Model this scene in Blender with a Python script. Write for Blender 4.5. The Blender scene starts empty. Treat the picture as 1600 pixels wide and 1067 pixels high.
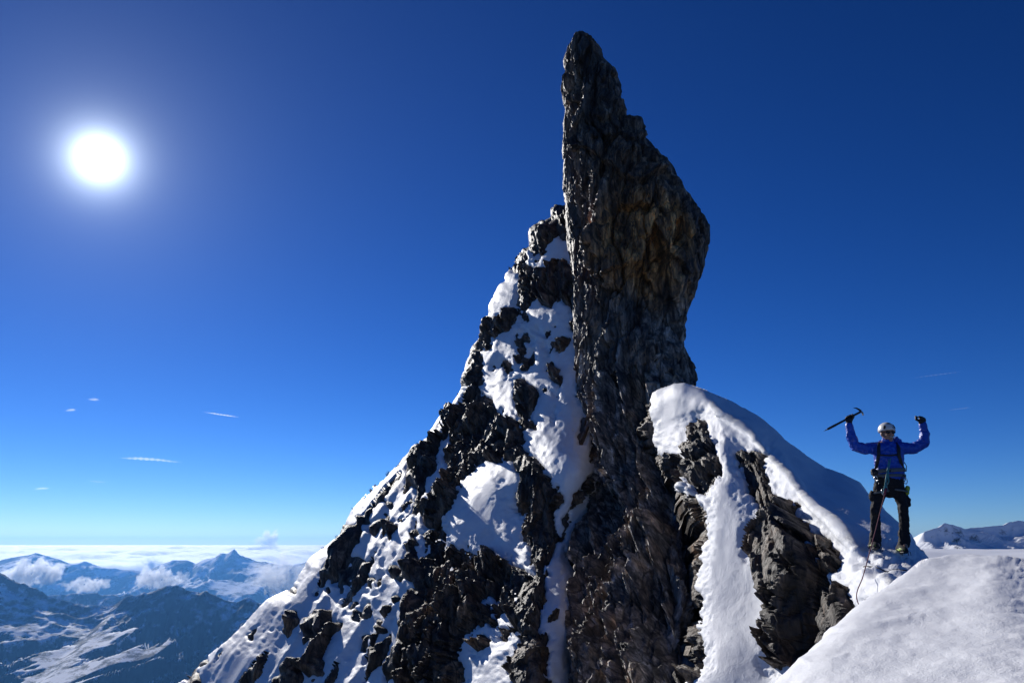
import bpy, bmesh, math, random
import numpy as np
from mathutils import Vector, Matrix
random.seed(7)
R = math.radians
SC = bpy.context.scene
COL = SC.collection

# ------------------------------------------------------------------ camera, sky, sun, exposure
F = 1213.0                      # focal length in photo pixels (1600 wide)
PITCH = math.atan(315.0 / F)
cam_d = bpy.data.cameras.new('camera'); cam = bpy.data.objects.new('camera', cam_d); COL.objects.link(cam)
cam_d.sensor_width = 36.0; cam_d.lens = 36.0 * F / 1600.0
cam_d.clip_start = 0.05; cam_d.clip_end = 900000
cam.rotation_euler = (math.pi / 2 + PITCH, 0, 0)
SC.camera = cam
CP, SP = math.cos(PITCH), math.sin(PITCH)
def rays(u, v):
    a = (np.asarray(u, float) - 800) / F; b = (533.5 - np.asarray(v, float)) / F
    return np.stack([a, CP - b * SP, SP + b * CP], -1)
def at(px, py, Y):                      # photo pixel + real distance in metres -> point in the place
    d = rays(px, py); return d * (np.asarray(Y, float) / d[..., 1])[..., None]
def atv(px, py, Y): return Vector([float(c) for c in at(px, py, Y)])

sd_ = rays(155, 248); sd_ = sd_ / np.linalg.norm(sd_)
SUN = Vector([float(c) for c in sd_])
SUN_EL = math.asin(SUN.z); SUN_AZ = math.atan2(SUN.x, SUN.y)
w = bpy.data.worlds.new('World'); SC.world = w; w.use_nodes = True
nt = w.node_tree; nt.nodes.clear()
def N(nt, t, **k):
    n = nt.nodes.new(t)
    for a, b in k.items(): setattr(n, a, b)
    return n
wo = N(nt, 'ShaderNodeOutputWorld'); bg = N(nt, 'ShaderNodeBackground')
sky = N(nt, 'ShaderNodeTexSky', sky_type='NISHITA', sun_disc=False)
sky.sun_elevation = SUN_EL; sky.sun_rotation = SUN_AZ
sky.altitude = 3400; sky.air_density = 1.0; sky.dust_density = 0.25; sky.ozone_density = 4.0
bg.inputs['Strength'].default_value = 0.1
hs = N(nt, 'ShaderNodeHueSaturation'); hs.inputs['Saturation'].default_value = 1.2
nt.links.new(sky.outputs[0], hs.inputs['Color']); tint = N(nt, 'ShaderNodeMix', data_type='RGBA', blend_type='MULTIPLY'); tint.inputs[0].default_value = 1; tint.inputs[7].default_value = (.84, .89, 1.04, 1)
nt.links.new(hs.outputs[0], tint.inputs[6])
k1 = N(nt, 'ShaderNodeVectorMath', operation='SCALE'); k1.inputs['Scale'].default_value = 0.085; nt.links.new(tint.outputs[2], k1.inputs[0])
gm = N(nt, 'ShaderNodeGamma'); gm.inputs[1].default_value = 1.36; nt.links.new(k1.outputs[0], gm.inputs[0])     # deep high-altitude blue
k2 = N(nt, 'ShaderNodeVectorMath', operation='SCALE'); k2.inputs['Scale'].default_value = 11.6; nt.links.new(gm.outputs[0], k2.inputs[0])
nt.links.new(k2.outputs[0], bg.inputs[0])
# the sun itself and its aureole (seen in the frame; the lamp below does the lighting)
tc = N(nt, 'ShaderNodeTexCoord'); nrm = N(nt, 'ShaderNodeVectorMath', operation='NORMALIZE')
nt.links.new(tc.outputs['Generated'], nrm.inputs[0])
dt = N(nt, 'ShaderNodeVectorMath', operation='DOT_PRODUCT'); dt.inputs[1].default_value = SUN
nt.links.new(nrm.outputs[0], dt.inputs[0])
ac = N(nt, 'ShaderNodeMath', operation='ARCCOSINE'); nt.links.new(dt.outputs['Value'], ac.inputs[0])
def expo(scale_deg, amp):
    m = N(nt, 'ShaderNodeMath', operation='MULTIPLY'); m.inputs[1].default_value = -1 / R(scale_deg)
    nt.links.new(ac.outputs[0], m.inputs[0])
    e = N(nt, 'ShaderNodeMath', operation='EXPONENT'); nt.links.new(m.outputs[0], e.inputs[0])
    x = N(nt, 'ShaderNodeMath', operation='MULTIPLY'); x.inputs[1].default_value = amp
    nt.links.new(e.outputs[0], x.inputs[0]); return x
dsk = N(nt, 'ShaderNodeMath', operation='LESS_THAN'); dsk.inputs[1].default_value = R(0.27)
nt.links.new(ac.outputs[0], dsk.inputs[0])
dk = N(nt, 'ShaderNodeMath', operation='MULTIPLY'); dk.inputs[1].default_value = 30; nt.links.new(dsk.outputs[0], dk.inputs[0])
tot = dk
for s_, a_ in ((0.75, 7.0), (3.0, 0.34), (12, 0.06)):
    x = expo(s_, a_); ad = N(nt, 'ShaderNodeMath', operation='ADD')
    nt.links.new(tot.outputs[0], ad.inputs[0]); nt.links.new(x.outputs[0], ad.inputs[1]); tot = ad
bg2 = N(nt, 'ShaderNodeBackground'); bg2.inputs[0].default_value = (0.78, 0.90, 1, 1)
nt.links.new(tot.outputs[0], bg2.inputs['Strength'])
ads = N(nt, 'ShaderNodeAddShader'); nt.links.new(bg.outputs[0], ads.inputs[0]); nt.links.new(bg2.outputs[0], ads.inputs[1])
nt.links.new(ads.outputs[0], wo.inputs['Surface'])

sun_d = bpy.data.lights.new('sun', 'SUN'); sun_o = bpy.data.objects.new('sun', sun_d); COL.objects.link(sun_o)
sun_d.energy = 4.8; sun_d.angle = R(0.53); sun_d.color = (1.0, 0.96, 0.9)
sun_o.rotation_euler = (-SUN).to_track_quat('-Z', 'Y').to_euler()
sun_o.location = (0, 0, 60)
vs = SC.view_settings
vs.view_transform = 'Standard'; vs.look = 'None'; vs.gamma = 1.0; vs.exposure = 0.0; vs.use_curve_mapping = False
SC.cycles.use_denoising = True
SC.cycles.max_bounces = 6

# ------------------------------------------------------------------ numeric helpers
def hsh(ix, iy, iz, s):
    h = (ix.astype(np.int64) * 374761393 + iy.astype(np.int64) * 668265263 + iz.astype(np.int64) * 2147483647 + s * 1274126177) & 0xffffffff
    h = ((h ^ (h >> 13)) * 1274126177) & 0xffffffff
    h = ((h ^ (h >> 16)) * 2246822519) & 0xffffffff
    return ((h ^ (h >> 15)) & 0xffffff) / float(0x1000000)
def noise(p, s=0):
    """smooth value noise, -1..1"""
    p = np.asarray(p, float); f = np.floor(p); i = f.astype(np.int64); t = p - f
    t = t * t * t * (t * (t * 6 - 15) + 10); o = 0
    for dx in (0, 1):
        wx = t[..., 0] if dx else 1 - t[..., 0]
        for dy in (0, 1):
            wy = t[..., 1] if dy else 1 - t[..., 1]
            for dz in (0, 1):
                wz = t[..., 2] if dz else 1 - t[..., 2]
                o = o + wx * wy * wz * hsh(i[..., 0] + dx, i[..., 1] + dy, i[..., 2] + dz, s)
    return o * 2 - 1
def fbm(p, o=4, s=0, g=0.5, l=2.03):
    a, r, q = 1.0, 0, np.asarray(p, float)
    for k in range(o):
        r = r + a * noise(q + 17.3 * k, s + k); a *= g; q = q * l
    return r
def ridged(p, o=4, s=0, g=0.5):
    a, r, q = 1.0, 0, np.asarray(p, float)
    for k in range(o):
        r = r + a * (1 - 2 * np.abs(noise(q + 11.7 * k, s + k))); a *= g; q = q * 2.07
    return r
def facets(p, s=0, tilt=0.6):
    """broken-rock relief: every Voronoi cell is a tilted plane; returns (height, crack distance)"""
    p = np.asarray(p, float); f = np.floor(p); i = f.astype(np.int64)
    d1 = np.full(len(p), 9.0); d2 = d1.copy(); h = np.zeros(len(p))
    for dx in (-1, 0, 1):
        for dy in (-1, 0, 1):
            for dz in (-1, 0, 1):
                a, b, c = i[:, 0] + dx, i[:, 1] + dy, i[:, 2] + dz
                r1, r2, r3 = hsh(a, b, c, s), hsh(a, b, c, s + 1), hsh(a, b, c, s + 2)
                v0 = p[:, 0] - (a + r1); v1 = p[:, 1] - (b + r2); v2 = p[:, 2] - (c + r3)
                d = v0 * v0 + v1 * v1 + v2 * v2
                hh = (r1 * 7.13 + r2 * 3.7 + r3 * 5.1) % 1.0 - 0.5 + tilt * 2 * ((r2 * 9.7 % 1 - .5) * v0 + (r3 * 8.3 % 1 - .5) * v1 + (r1 * 6.1 % 1 - .5) * v2)
                n = d < d1
                d2 = np.where(n, d1, np.minimum(d2, d)); h = np.where(n, hh, h); d1 = np.where(n, d, d1)
    return h, np.sqrt(d2) - np.sqrt(d1)
def tps(ctrl):
    c = np.array(ctrl, float); P = c[:, :2] / 400.0; n = len(P)
    def U(r2): return np.where(r2 > 1e-12, r2 * np.log(r2 + 1e-12), 0)
    K = U(((P[:, None] - P[None]) ** 2).sum(-1)) + np.eye(n) * 1e-3
    Q = np.hstack([np.ones((n, 1)), P]); A = np.zeros((n + 3, n + 3)); A[:n, :n] = K; A[:n, n:] = Q; A[n:, :n] = Q.T
    sol = np.linalg.solve(A, np.concatenate([c[:, 2], np.zeros(3)]))
    def ev(u, v):
        q = np.stack([np.ravel(u), np.ravel(v)], -1) / 400.0
        r = U(((q[:, None] - P[None]) ** 2).sum(-1)) @ sol[:n] + sol[n] + q @ sol[n + 1:]
        return r.reshape(np.shape(u))
    return ev
def polysd(u, v, poly):
    """signed distance (px, + inside) to a polygon, and the closest outline point"""
    P = np.array(poly, float); x, y = np.ravel(u), np.ravel(v)
    best = np.full(x.shape, 1e18); cx = np.zeros_like(x); cy = np.zeros_like(x); ins = np.zeros(x.shape, bool)
    for k in range(len(P)):
        (x0, y0), (x1, y1) = P[k], P[(k + 1) % len(P)]
        ex, ey = x1 - x0, y1 - y0
        t = np.clip(((x - x0) * ex + (y - y0) * ey) / (ex * ex + ey * ey + 1e-9), 0, 1)
        qx, qy = x0 + t * ex, y0 + t * ey
        d = (x - qx) ** 2 + (y - qy) ** 2; m = d < best
        best = np.where(m, d, best); cx = np.where(m, qx, cx); cy = np.where(m, qy, cy)
        if y1 != y0: ins ^= ((y0 > y) != (y1 > y)) & (x < (x1 - x0) * (y - y0) / (y1 - y0) + x0)
    s = np.sqrt(best) * np.where(ins, 1, -1)
    sh = np.shape(u); return s.reshape(sh), cx.reshape(sh), cy.reshape(sh)
def sst(a, b, x):
    t = np.clip((x - a) / (b - a), 0, 1); return t * t * (3 - 2 * t)
def lerp_table(x, tab):
    t = np.array(tab, float); return np.interp(x, t[:, 0], t[:, 1])

def mesh_obj(name, verts, faces, mat, smooth=True, parent=None, sharp=None):
    me = bpy.data.meshes.new(name)
    verts = np.asarray(verts, np.float32); faces = np.asarray(faces, np.int32)
    if len(faces) and faces.ndim == 2:
        k = faces.shape[1]
        me.vertices.add(len(verts)); me.vertices.foreach_set('co', verts.ravel())
        me.loops.add(faces.size); me.loops.foreach_set('vertex_index', faces.ravel())
        me.polygons.add(len(faces)); me.polygons.foreach_set('loop_start', np.arange(0, faces.size, k, dtype=np.int32))
        me.update(calc_edges=True); me.validate()
    if mat: me.materials.append(mat)
    me.polygons.foreach_set('use_smooth', np.full(len(me.polygons), smooth))
    o = bpy.data.objects.new(name, me); COL.objects.link(o)
    if parent: o.parent = parent
    return o
def tag(o, label=None, cat=None, group=None, kind=None):
    for k, v in (('label', label), ('category', cat), ('group', group), ('kind', kind)):
        if v: o[k] = v
    return o
def compact(V, Fc, extra=None):
    use = np.unique(Fc); m = np.full(len(V), -1); m[use] = np.arange(len(use)); return V[use], m[Fc], (None if extra is None else extra[use])
def skirt(V, Fc, offs, mask=None):
    """close a sheet behind: every open edge is carried on along the offsets"""
    e = np.concatenate([Fc[:, [k, (k + 1) % 4]] for k in range(4)])
    key = np.sort(e, 1); kk = key[:, 0].astype(np.int64) * len(V) + key[:, 1]
    _, idx, cnt = np.unique(kk, return_index=True, return_counts=True)
    be = e[idx[cnt == 1]]
    if mask is not None: be = be[mask[be].all(1)]
    bv = np.unique(be); m = np.full(len(V), -1); m[bv] = np.arange(len(bv))
    Vs, Fs, prev = [V], [Fc], None; n0 = len(V)
    for j, o in enumerate(offs):
        Vs.append(V[bv] + np.array(o))
        a = be if j == 0 else m[be] + n0 + (j - 1) * len(bv)
        b = m[be] + n0 + j * len(bv)
        Fs.append(np.stack([a[:, 1], a[:, 0], b[:, 0], b[:, 1]], -1))
    return np.vstack(Vs), np.vstack(Fs)

# ------------------------------------------------------------------ materials
def material(name):
    m = bpy.data.materials.new(name); m.use_nodes = True; t = m.node_tree; t.nodes.clear()
    out = N(t, 'ShaderNodeOutputMaterial'); b = N(t, 'ShaderNodeBsdfPrincipled'); t.links.new(b.outputs[0], out.inputs[0])
    return m, t, b, out
def tnoise(t, scale, detail=6, rough=.55, stretch=(1, 1, 1), co='Object', dist=0):
    c = N(t, 'ShaderNodeTexCoord'); mp = N(t, 'ShaderNodeMapping'); mp.inputs['Scale'].default_value = stretch
    n = N(t, 'ShaderNodeTexNoise'); n.inputs['Scale'].default_value = scale; n.inputs['Detail'].default_value = detail
    n.inputs['Roughness'].default_value = rough; n.inputs['Distortion'].default_value = dist
    t.links.new(c.outputs[co], mp.inputs[0]); t.links.new(mp.outputs[0], n.inputs['Vector']); return n
def ramp(t, src, stops):
    r = N(t, 'ShaderNodeValToRGB'); e = r.color_ramp.elements
    while len(e) < len(stops): e.new(0.5)
    for k, (p, c) in enumerate(stops): e[k].position = p; e[k].color = (*c, 1) if len(c) == 3 else c
    t.links.new(src, r.inputs[0]); return r
def mixc(t, fac, a, b, mode='MIX'):
    m = N(t, 'ShaderNodeMix', data_type='RGBA', blend_type=mode)
    for sock, v in ((m.inputs[0], fac), (m.inputs[6], a), (m.inputs[7], b)):
        if hasattr(v, 'is_linked'): t.links.new(v, sock)
        else: sock.default_value = v if isinstance(v, float) else (*v, 1)
    return m.outputs[2]
def bump(t, b, h, strength, dist, prev=None):
    n = N(t, 'ShaderNodeBump'); n.inputs['Strength'].default_value = strength; n.inputs['Distance'].default_value = dist
    t.links.new(h, n.inputs['Height'])
    if prev: t.links.new(prev.outputs[0], n.inputs['Normal'])
    t.links.new(n.outputs[0], b.inputs['Normal']); return n
def simple(name, col, rough=.6, metal=0.0, nscale=0, namp=.3, bmp=0):
    m, t, b, o = material(name); b.inputs['Roughness'].default_value = rough; b.inputs['Metallic'].default_value = metal
    b.inputs['Base Color'].default_value = (*col, 1)
    if nscale:
        n = tnoise(t, nscale, 5)
        r = ramp(t, n.outputs[0], [(.25, tuple(c * (1 - namp) for c in col)), (.75, tuple(min(1, c * (1 + namp)) for c in col))])
        t.links.new(r.outputs[0], b.inputs['Base Color'])
        if bmp: bump(t, b, n.outputs[0], .6, bmp)
    return m
def rock_material(name, ochre=1.0, vs=.3, spot=None, val=1.0):
    m, t, b, o = material(name)
    big = tnoise(t, .8, 5, .6, (1, 1, .55), dist=.6); mid = tnoise(t, 3.2, 7, .65, (1, 1, vs), dist=.4)
    fine = tnoise(t, 17, 8, .7, (1, 1, vs)); och = tnoise(t, .55, 4, .6, (1, 1, .6), dist=.8)
    c1 = ramp(t, mid.outputs[0], [(.32, (.016, .013, .011)), (.47, (.080, .066, .054)), (.58, (.23, .19, .152)), (.72, (.50, .44, .365))])
    c2 = ramp(t, big.outputs[0], [(.35, (.55 * val, .52 * val, .52 * val)), (.65, (1.3 * val, 1.2 * val, 1.1 * val))])
    c = mixc(t, 1.0, c1.outputs[0], c2.outputs[0], 'MULTIPLY')
    om = ramp(t, och.outputs[0], [(.47, (0, 0, 0)), (.62, (1, 1, 1))])
    of = N(t, 'ShaderNodeMath', operation='MULTIPLY'); of.inputs[1].default_value = .8 * ochre; t.links.new(om.outputs[0], of.inputs[0])
    fac = of.outputs[0]
    if spot is not None:                      # the big iron-stained patch on the front
        cs = N(t, 'ShaderNodeTexCoord'); dv = N(t, 'ShaderNodeVectorMath', operation='DISTANCE'); dv.inputs[1].default_value = spot[0]; t.links.new(cs.outputs['Object'], dv.inputs[0])
        ns = N(t, 'ShaderNodeMath', operation='MULTIPLY_ADD'); ns.inputs[1].default_value = -2.6; t.links.new(big.outputs[0], ns.inputs[0]); t.links.new(dv.outputs['Value'], ns.inputs[2])
        mrs = N(t, 'ShaderNodeMapRange'); mrs.inputs[1].default_value = spot[1] - 1.3; mrs.inputs[2].default_value = spot[1] - 2.4; t.links.new(ns.outputs[0], mrs.inputs[0])
        mx = N(t, 'ShaderNodeMath', operation='MAXIMUM'); t.links.new(fac, mx.inputs[0]); t.links.new(mrs.outputs[0], mx.inputs[1]); fac = mx.outputs[0]
    c = mixc(t, fac, c, mixc(t, 1.0, c, (2.9, 1.85, .85), 'MULTIPLY'))
    if spot is not None:                      # grey schist of the needle's foot, colour lightened in place of sunlit flakes
        cz = N(t, 'ShaderNodeTexCoord'); sz = N(t, 'ShaderNodeSeparateXYZ'); t.links.new(cz.outputs['Object'], sz.inputs[0])
        nz = N(t, 'ShaderNodeMath', operation='MULTIPLY_ADD'); nz.inputs[1].default_value = 5.0; t.links.new(big.outputs[0], nz.inputs[0]); t.links.new(sz.outputs[2], nz.inputs[2])
        mz = N(t, 'ShaderNodeMapRange'); mz.inputs[1].default_value = 11.5; mz.inputs[2].default_value = 7.0; t.links.new(nz.outputs[0], mz.inputs[0])
        c = mixc(t, mz.outputs[0], c, mixc(t, 1.0, c, (1.65, 1.95, 2.35), 'MULTIPLY'))
    f2 = ramp(t, fine.outputs[0], [(.3, (.35, .35, .35)), (.7, (1.6, 1.6, 1.6))])
    c = mixc(t, 1.0, c, f2.outputs[0], 'MULTIPLY')
    # long joints and bedding cracks
    co = N(t, 'ShaderNodeTexCoord'); mp = N(t, 'ShaderNodeMapping'); mp.inputs['Scale'].default_value = (1, .6, vs * .8); mp.inputs['Rotation'].default_value = (0, .12, 0)
    dn = N(t, 'ShaderNodeMix', data_type='VECTOR'); dn.inputs[0].default_value = .12
    vo = N(t, 'ShaderNodeTexVoronoi', feature='DISTANCE_TO_EDGE'); vo.inputs['Scale'].default_value = 2.6
    t.links.new(co.outputs['Object'], mp.inputs[0]); t.links.new(mp.outputs[0], dn.inputs[4]); t.links.new(mid.outputs['Color'], dn.inputs[5]); t.links.new(dn.outputs[1], vo.inputs['Vector'])
    ck = ramp(t, vo.outputs['Distance'], [(.0, (.12, .12, .12)), (.05, (1, 1, 1))]); c = mixc(t, .8, c, ck.outputs[0], 'MULTIPLY')
    t.links.new(c, b.inputs['Base Color']); b.inputs['Roughness'].default_value = .56
    b.inputs['Specular IOR Level'].default_value = .45
    p = bump(t, b, mid.outputs[0], .7, .15); p = bump(t, b, ck.outputs[0], .6, .04, p); bump(t, b, fine.outputs[0], .8, .05, p)
    return m
def snow_material(name, grain=60, gs=.006, ripple=4, rs=.03, dirt=0.0, stretch=(1, 1, 1), sss=0.0):
    m, t, b, o = material(name)
    a = tnoise(t, ripple, 6, .6, stretch); g = tnoise(t, grain, 4, .7)
    c = ramp(t, a.outputs[0], [(.25, (.80, .82, .86)), (.7, (.88, .89, .915))]).outputs[0]
    if dirt:
        d = tnoise(t, 1.3, 5, .65); dm = ramp(t, d.outputs[0], [(.5, (0, 0, 0)), (.75, (dirt, dirt, dirt))])
        c = mixc(t, dm.outputs[0], c, (.62, .57, .56))
    t.links.new(c, b.inputs['Base Color']); b.inputs['Roughness'].default_value = .55
    b.inputs['Specular IOR Level'].default_value = .25
    p = bump(t, b, a.outputs[0], .7, rs); bump(t, b, g.outputs[0], .8, gs, p)
    return m
M_ROCK = rock_material('weathered_rock', .35, .20, (atv(1005, 385, 25.3), 2.6)); M_ROCK2 = rock_material('dark_schist', .45, .22, None, .62)
M_SNOW = snow_material('packed_snow', 22, .014, 1.6, .010, .4)
M_CREST = snow_material('wind_snow', 34, .015, 2.0, .008)
M_NEAR = snow_material('crusted_snow', 75, .007, 14, .010)

# ------------------------------------------------------------------ rock relief
def rock_relief(P, s=0, stretch=.33, amp=1.0, lean=.12, sp=None, ys=1.0):
    x, y, z = P[:, 0] + lean * P[:, 2], P[:, 1] * ys, P[:, 2]
    wv = .30 * fbm(P * np.array([.9, .9, .9 * max(.25, stretch)]), 3, s + 50)[:, None]
    q = np.stack([x, y, z * stretch], -1) + wv * np.array([1, 1, .4])
    d = .30 * ridged(q * .75, 3, s + 3)
    for sc, a, k in ((1.05, .42, 10), (2.7, .20, 20), (6.5, .085, 30)):
        a = a if sp is None else a * sst(.6, .22, sc * sp)      # no detail finer than the mesh
        h, cr = facets(q * sc, s + k); d = d + a * h - a * .45 * (1 - sst(0, .16, cr))
    d = d + .035 * fbm(q * 13, 3, s + 40) * (1 if sp is None else sst(.5, .15, 6 * sp))
    return d * amp

# ------------------------------------------------------------------ sheets of the mountain
class Sheet:
    def __init__(s, u0, u1, v0, v1, step, outline, ctrl, edge_w=30, edge_r=.8, wob=0):
        uu = np.arange(u0, u1 + step, step); vv = np.arange(v0, v1 + step, step)
        U, V = np.meshgrid(uu, vv); s.shape = U.shape
        pn = np.stack([U / 9, V / 9, 0 * U], -1); 
        if wob: so, cx, cy = polysd(U + wob * fbm(pn, 3, 5), V + wob * fbm(pn, 3, 6), outline)
        else: so, cx, cy = polysd(U, V, outline)
        sn = (so < 0) & (so > -1.6 * step)
        if not wob: U = np.where(sn, cx, U); V = np.where(sn, cy, V)
        s.keep = (so >= 0) | sn; s.so = np.maximum(so, 0)
        Y = ctrl(U, V) if callable(ctrl) else tps(ctrl)(U, V)
        k = np.clip(1 - s.so / edge_w, 0, 1); Y = Y + edge_r * (1 - np.sqrt(np.clip(1 - k * k, 0, 1)))
        s.U, s.V = U, V
        s.P = at(U, V, Y)
        du = np.gradient(s.P, axis=1); dv = np.gradient(s.P, axis=0)
        s.du, s.dv = du, dv
        n = np.cross(dv, du); n /= np.linalg.norm(n, axis=-1, keepdims=True) + 1e-12
        n *= -np.sign((n * s.P).sum(-1, keepdims=True)); s.n = n
        H, W = s.shape; idx = np.arange(H * W).reshape(H, W)
        s.F = np.stack([idx[1:, :-1], idx[1:, 1:], idx[:-1, 1:], idx[:-1, :-1]], -1).reshape(-1, 4)
    def sp(s, ys, st):                      # mesh spacing as the stretched relief sees it
        k = np.array([1, ys, st]); return np.maximum(np.linalg.norm(s.du * k, axis=-1), np.linalg.norm(s.dv * k, axis=-1)).ravel()
    def build(s, name, disp, mat, keep=None, offs=None, smooth=True, smask=None):
        V = (s.P + s.n * disp[..., None]).reshape(-1, 3)
        k = (s.keep if keep is None else (keep & s.keep)).ravel()
        Fc = s.F[k[s.F].all(1)]
        if not len(Fc): return None
        V, Fc, mk = compact(V, Fc, None if smask is None else smask.ravel())
        if offs is not None: V, Fc = skirt(V, Fc, offs, mk)
        return mesh_obj(name, V, Fc, mat, smooth)

def snow_field(sh, snow, rock, wob=4.0, seed=0):
    """signed distance (px, + = snow) from the traced patches, with ragged edges; and which patch owns each point"""
    pn = np.stack([sh.U / 26, sh.V / 26, 0 * sh.U], -1)
    u = sh.U + wob * 1.6 * fbm(pn, 4, seed + 1, .6); v = sh.V + wob * 1.6 * fbm(pn, 4, seed + 9, .6)
    best = np.full(sh.shape, -1e9); own = np.zeros(sh.shape, int)
    for k, p in enumerate(snow):
        d, _, _ = polysd(u, v, p); m = d > best; best = np.where(m, d, best); own = np.where(m, k, own)
    for p in rock:
        d, _, _ = polysd(u, v, p); best = np.minimum(best, -d)
    best = best + 4.2 * fbm(np.stack([sh.U / 8, sh.V / 8, 0 * sh.U], -1), 3, seed + 17, .65)
    return best, own

# ================================================================== the left face: rock with snow patches
SKYLINE = [(887,322),(878,320),(862,326),(861,339),(853,346),(837,349),(825,356),(824,365),(827,383),(816,387),(813,394),(802,405),(800,417),
 (794,422),(779,448),(763,479),(761,486),(754,498),(749,513),(748,530),(740,541),(734,563),(723,594),(720,609),(715,618),(684,653),(676,667),
 (641,706),(600,748),(590,755),(548,800),(535,827),(529,836),(486,875),(464,903),(455,917),(418,941),(393,965),(359,1003),(328,1025),(313,1032),(292,1058),(270,1072),(215,1130),(150,1215)]
FACE_OUT = SKYLINE + [(150,1260),(985,1260),(985,322)]
FACE_Y = [(910,740,17.7),(880,1067,13.8),(300,1060,25.5),(600,720,26.6),(780,640,22.9),(820,400,25.4),(715,618,26),(794,422,26.2),(878,325,24.6),
 (750,520,25.9),(700,1067,16.4),(500,1067,20.3),(912,650,19.8),(905,480,22.0),(895,400,23.4),(850,880,16.4),(180,1200,24.5),(900,1250,12.2),(600,1250,16.4),(985,400,23.5),(985,740,20.8),(985,1067,17.0),(948,900,18.6),(945,1067,15.9),(905,950,15.4),(985,1250,15),
 (640,900,19.7),(760,800,19.3),(700,800,20.4),(820,800,18.25),(760,730,20.55),(800,880,17.4),(700,850,19.45),(540,900,23.0)]
KF = 1.3                                # the face and the needle stand well behind the ridge
FACE_Y = [(a, b, c * KF) for a, b, c in FACE_Y]
FL = Sheet(150, 985, 312, 1260, 1.9, FACE_OUT, FACE_Y, edge_w=24, edge_r=1.0)
S_UP = [(794,422),(808,430),(807,464),(801,479),(790,477),(779,487),(769,490),(763,487),(758,478),(775,448)]
S_LEDGE = [(871,368),(887,374),(900,380),(900,417),(871,408),(837,416),(820,414),(822,405),(814,391),(820,385),(828,393),(834,407),(850,396),(859,380)]
S_STRIP = [(835,433),(835,462),(822,464),(827,451)]
S_FIELD = [(831,468),(843,478),(856,481),(871,468),(889,485),(907,502),(925,520),(925,740),(918,748),(900,770),(884,813),(874,837),(871,827),(863,807),(875,785),(871,762),(850,737),(836,717),(825,698),
 (814,678),(806,660),(802,660),(794,656),(776,641),(766,625),(753,620),(746,608),(743,609),(749,597),(748,560),(745,552),(754,544),(785,523),(805,507),(815,495),(822,482)]
S_TONGUE = [(948,738),(952,760),(937,762),(937,793),(934,814),(913,820),(900,838),(891,872),(907,896),(900,924),(896,961),(899,1000),(900,1031),(905,1067),(900,1260),(850,1260),(867,1059),(855,1053),(855,1022),(851,985),(842,970),(841,956),
 (851,936),(851,915),(859,893),(851,884),(867,856),(876,838),(890,812),(905,790),(918,765),(930,748)]
S_SQUARE = [(753,722),(771,720),(808,717),(808,793),(819,796),(819,807),(818,830),(816,850),(825,863),(828,887),(821,887),(799,878),(793,866),(778,866),(769,856),(753,859),(738,863),(726,847),(698,847),(694,827),(701,795),(720,752),(729,742)]
S_LOW = [(761,930),(772,936),(766,951),(769,961),(793,948),(801,961),(798,982),(812,985),(815,994),(805,1016),(801,1046),(800,1100),(790,1180),(700,1180),(715,1080),(729,1046),(710,1022),(723,1000),(729,988),(747,976),(760,979),(772,973),(763,951),(758,936)]
S_SLOPE = [(724,600),(700,595),(660,630),(620,675),(575,715),(522,768),(500,800),(462,840),(430,885),(394,906),(370,930),(335,968),(305,990),(270,1020),(110,1180),(150,1270),(640,1270),(662,1120),(655,1067),(634,999),(627,975),(641,941),(641,913),(627,893),(640,851),(650,813),(648,776),(636,741),
 (640,715),(665,695),(690,668),(705,645),(716,628)]
S_SIDE = [(662,742),(676,735),(690,700),(700,672),(706,668),(700,700),(690,735),(684,760),(672,780),(664,800),(660,840),(652,880),(648,850),(655,800)]
SNOW_L = [S_UP, S_LEDGE, S_STRIP, S_FIELD, S_TONGUE, S_SQUARE, S_LOW, S_SLOPE, S_SIDE]
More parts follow.
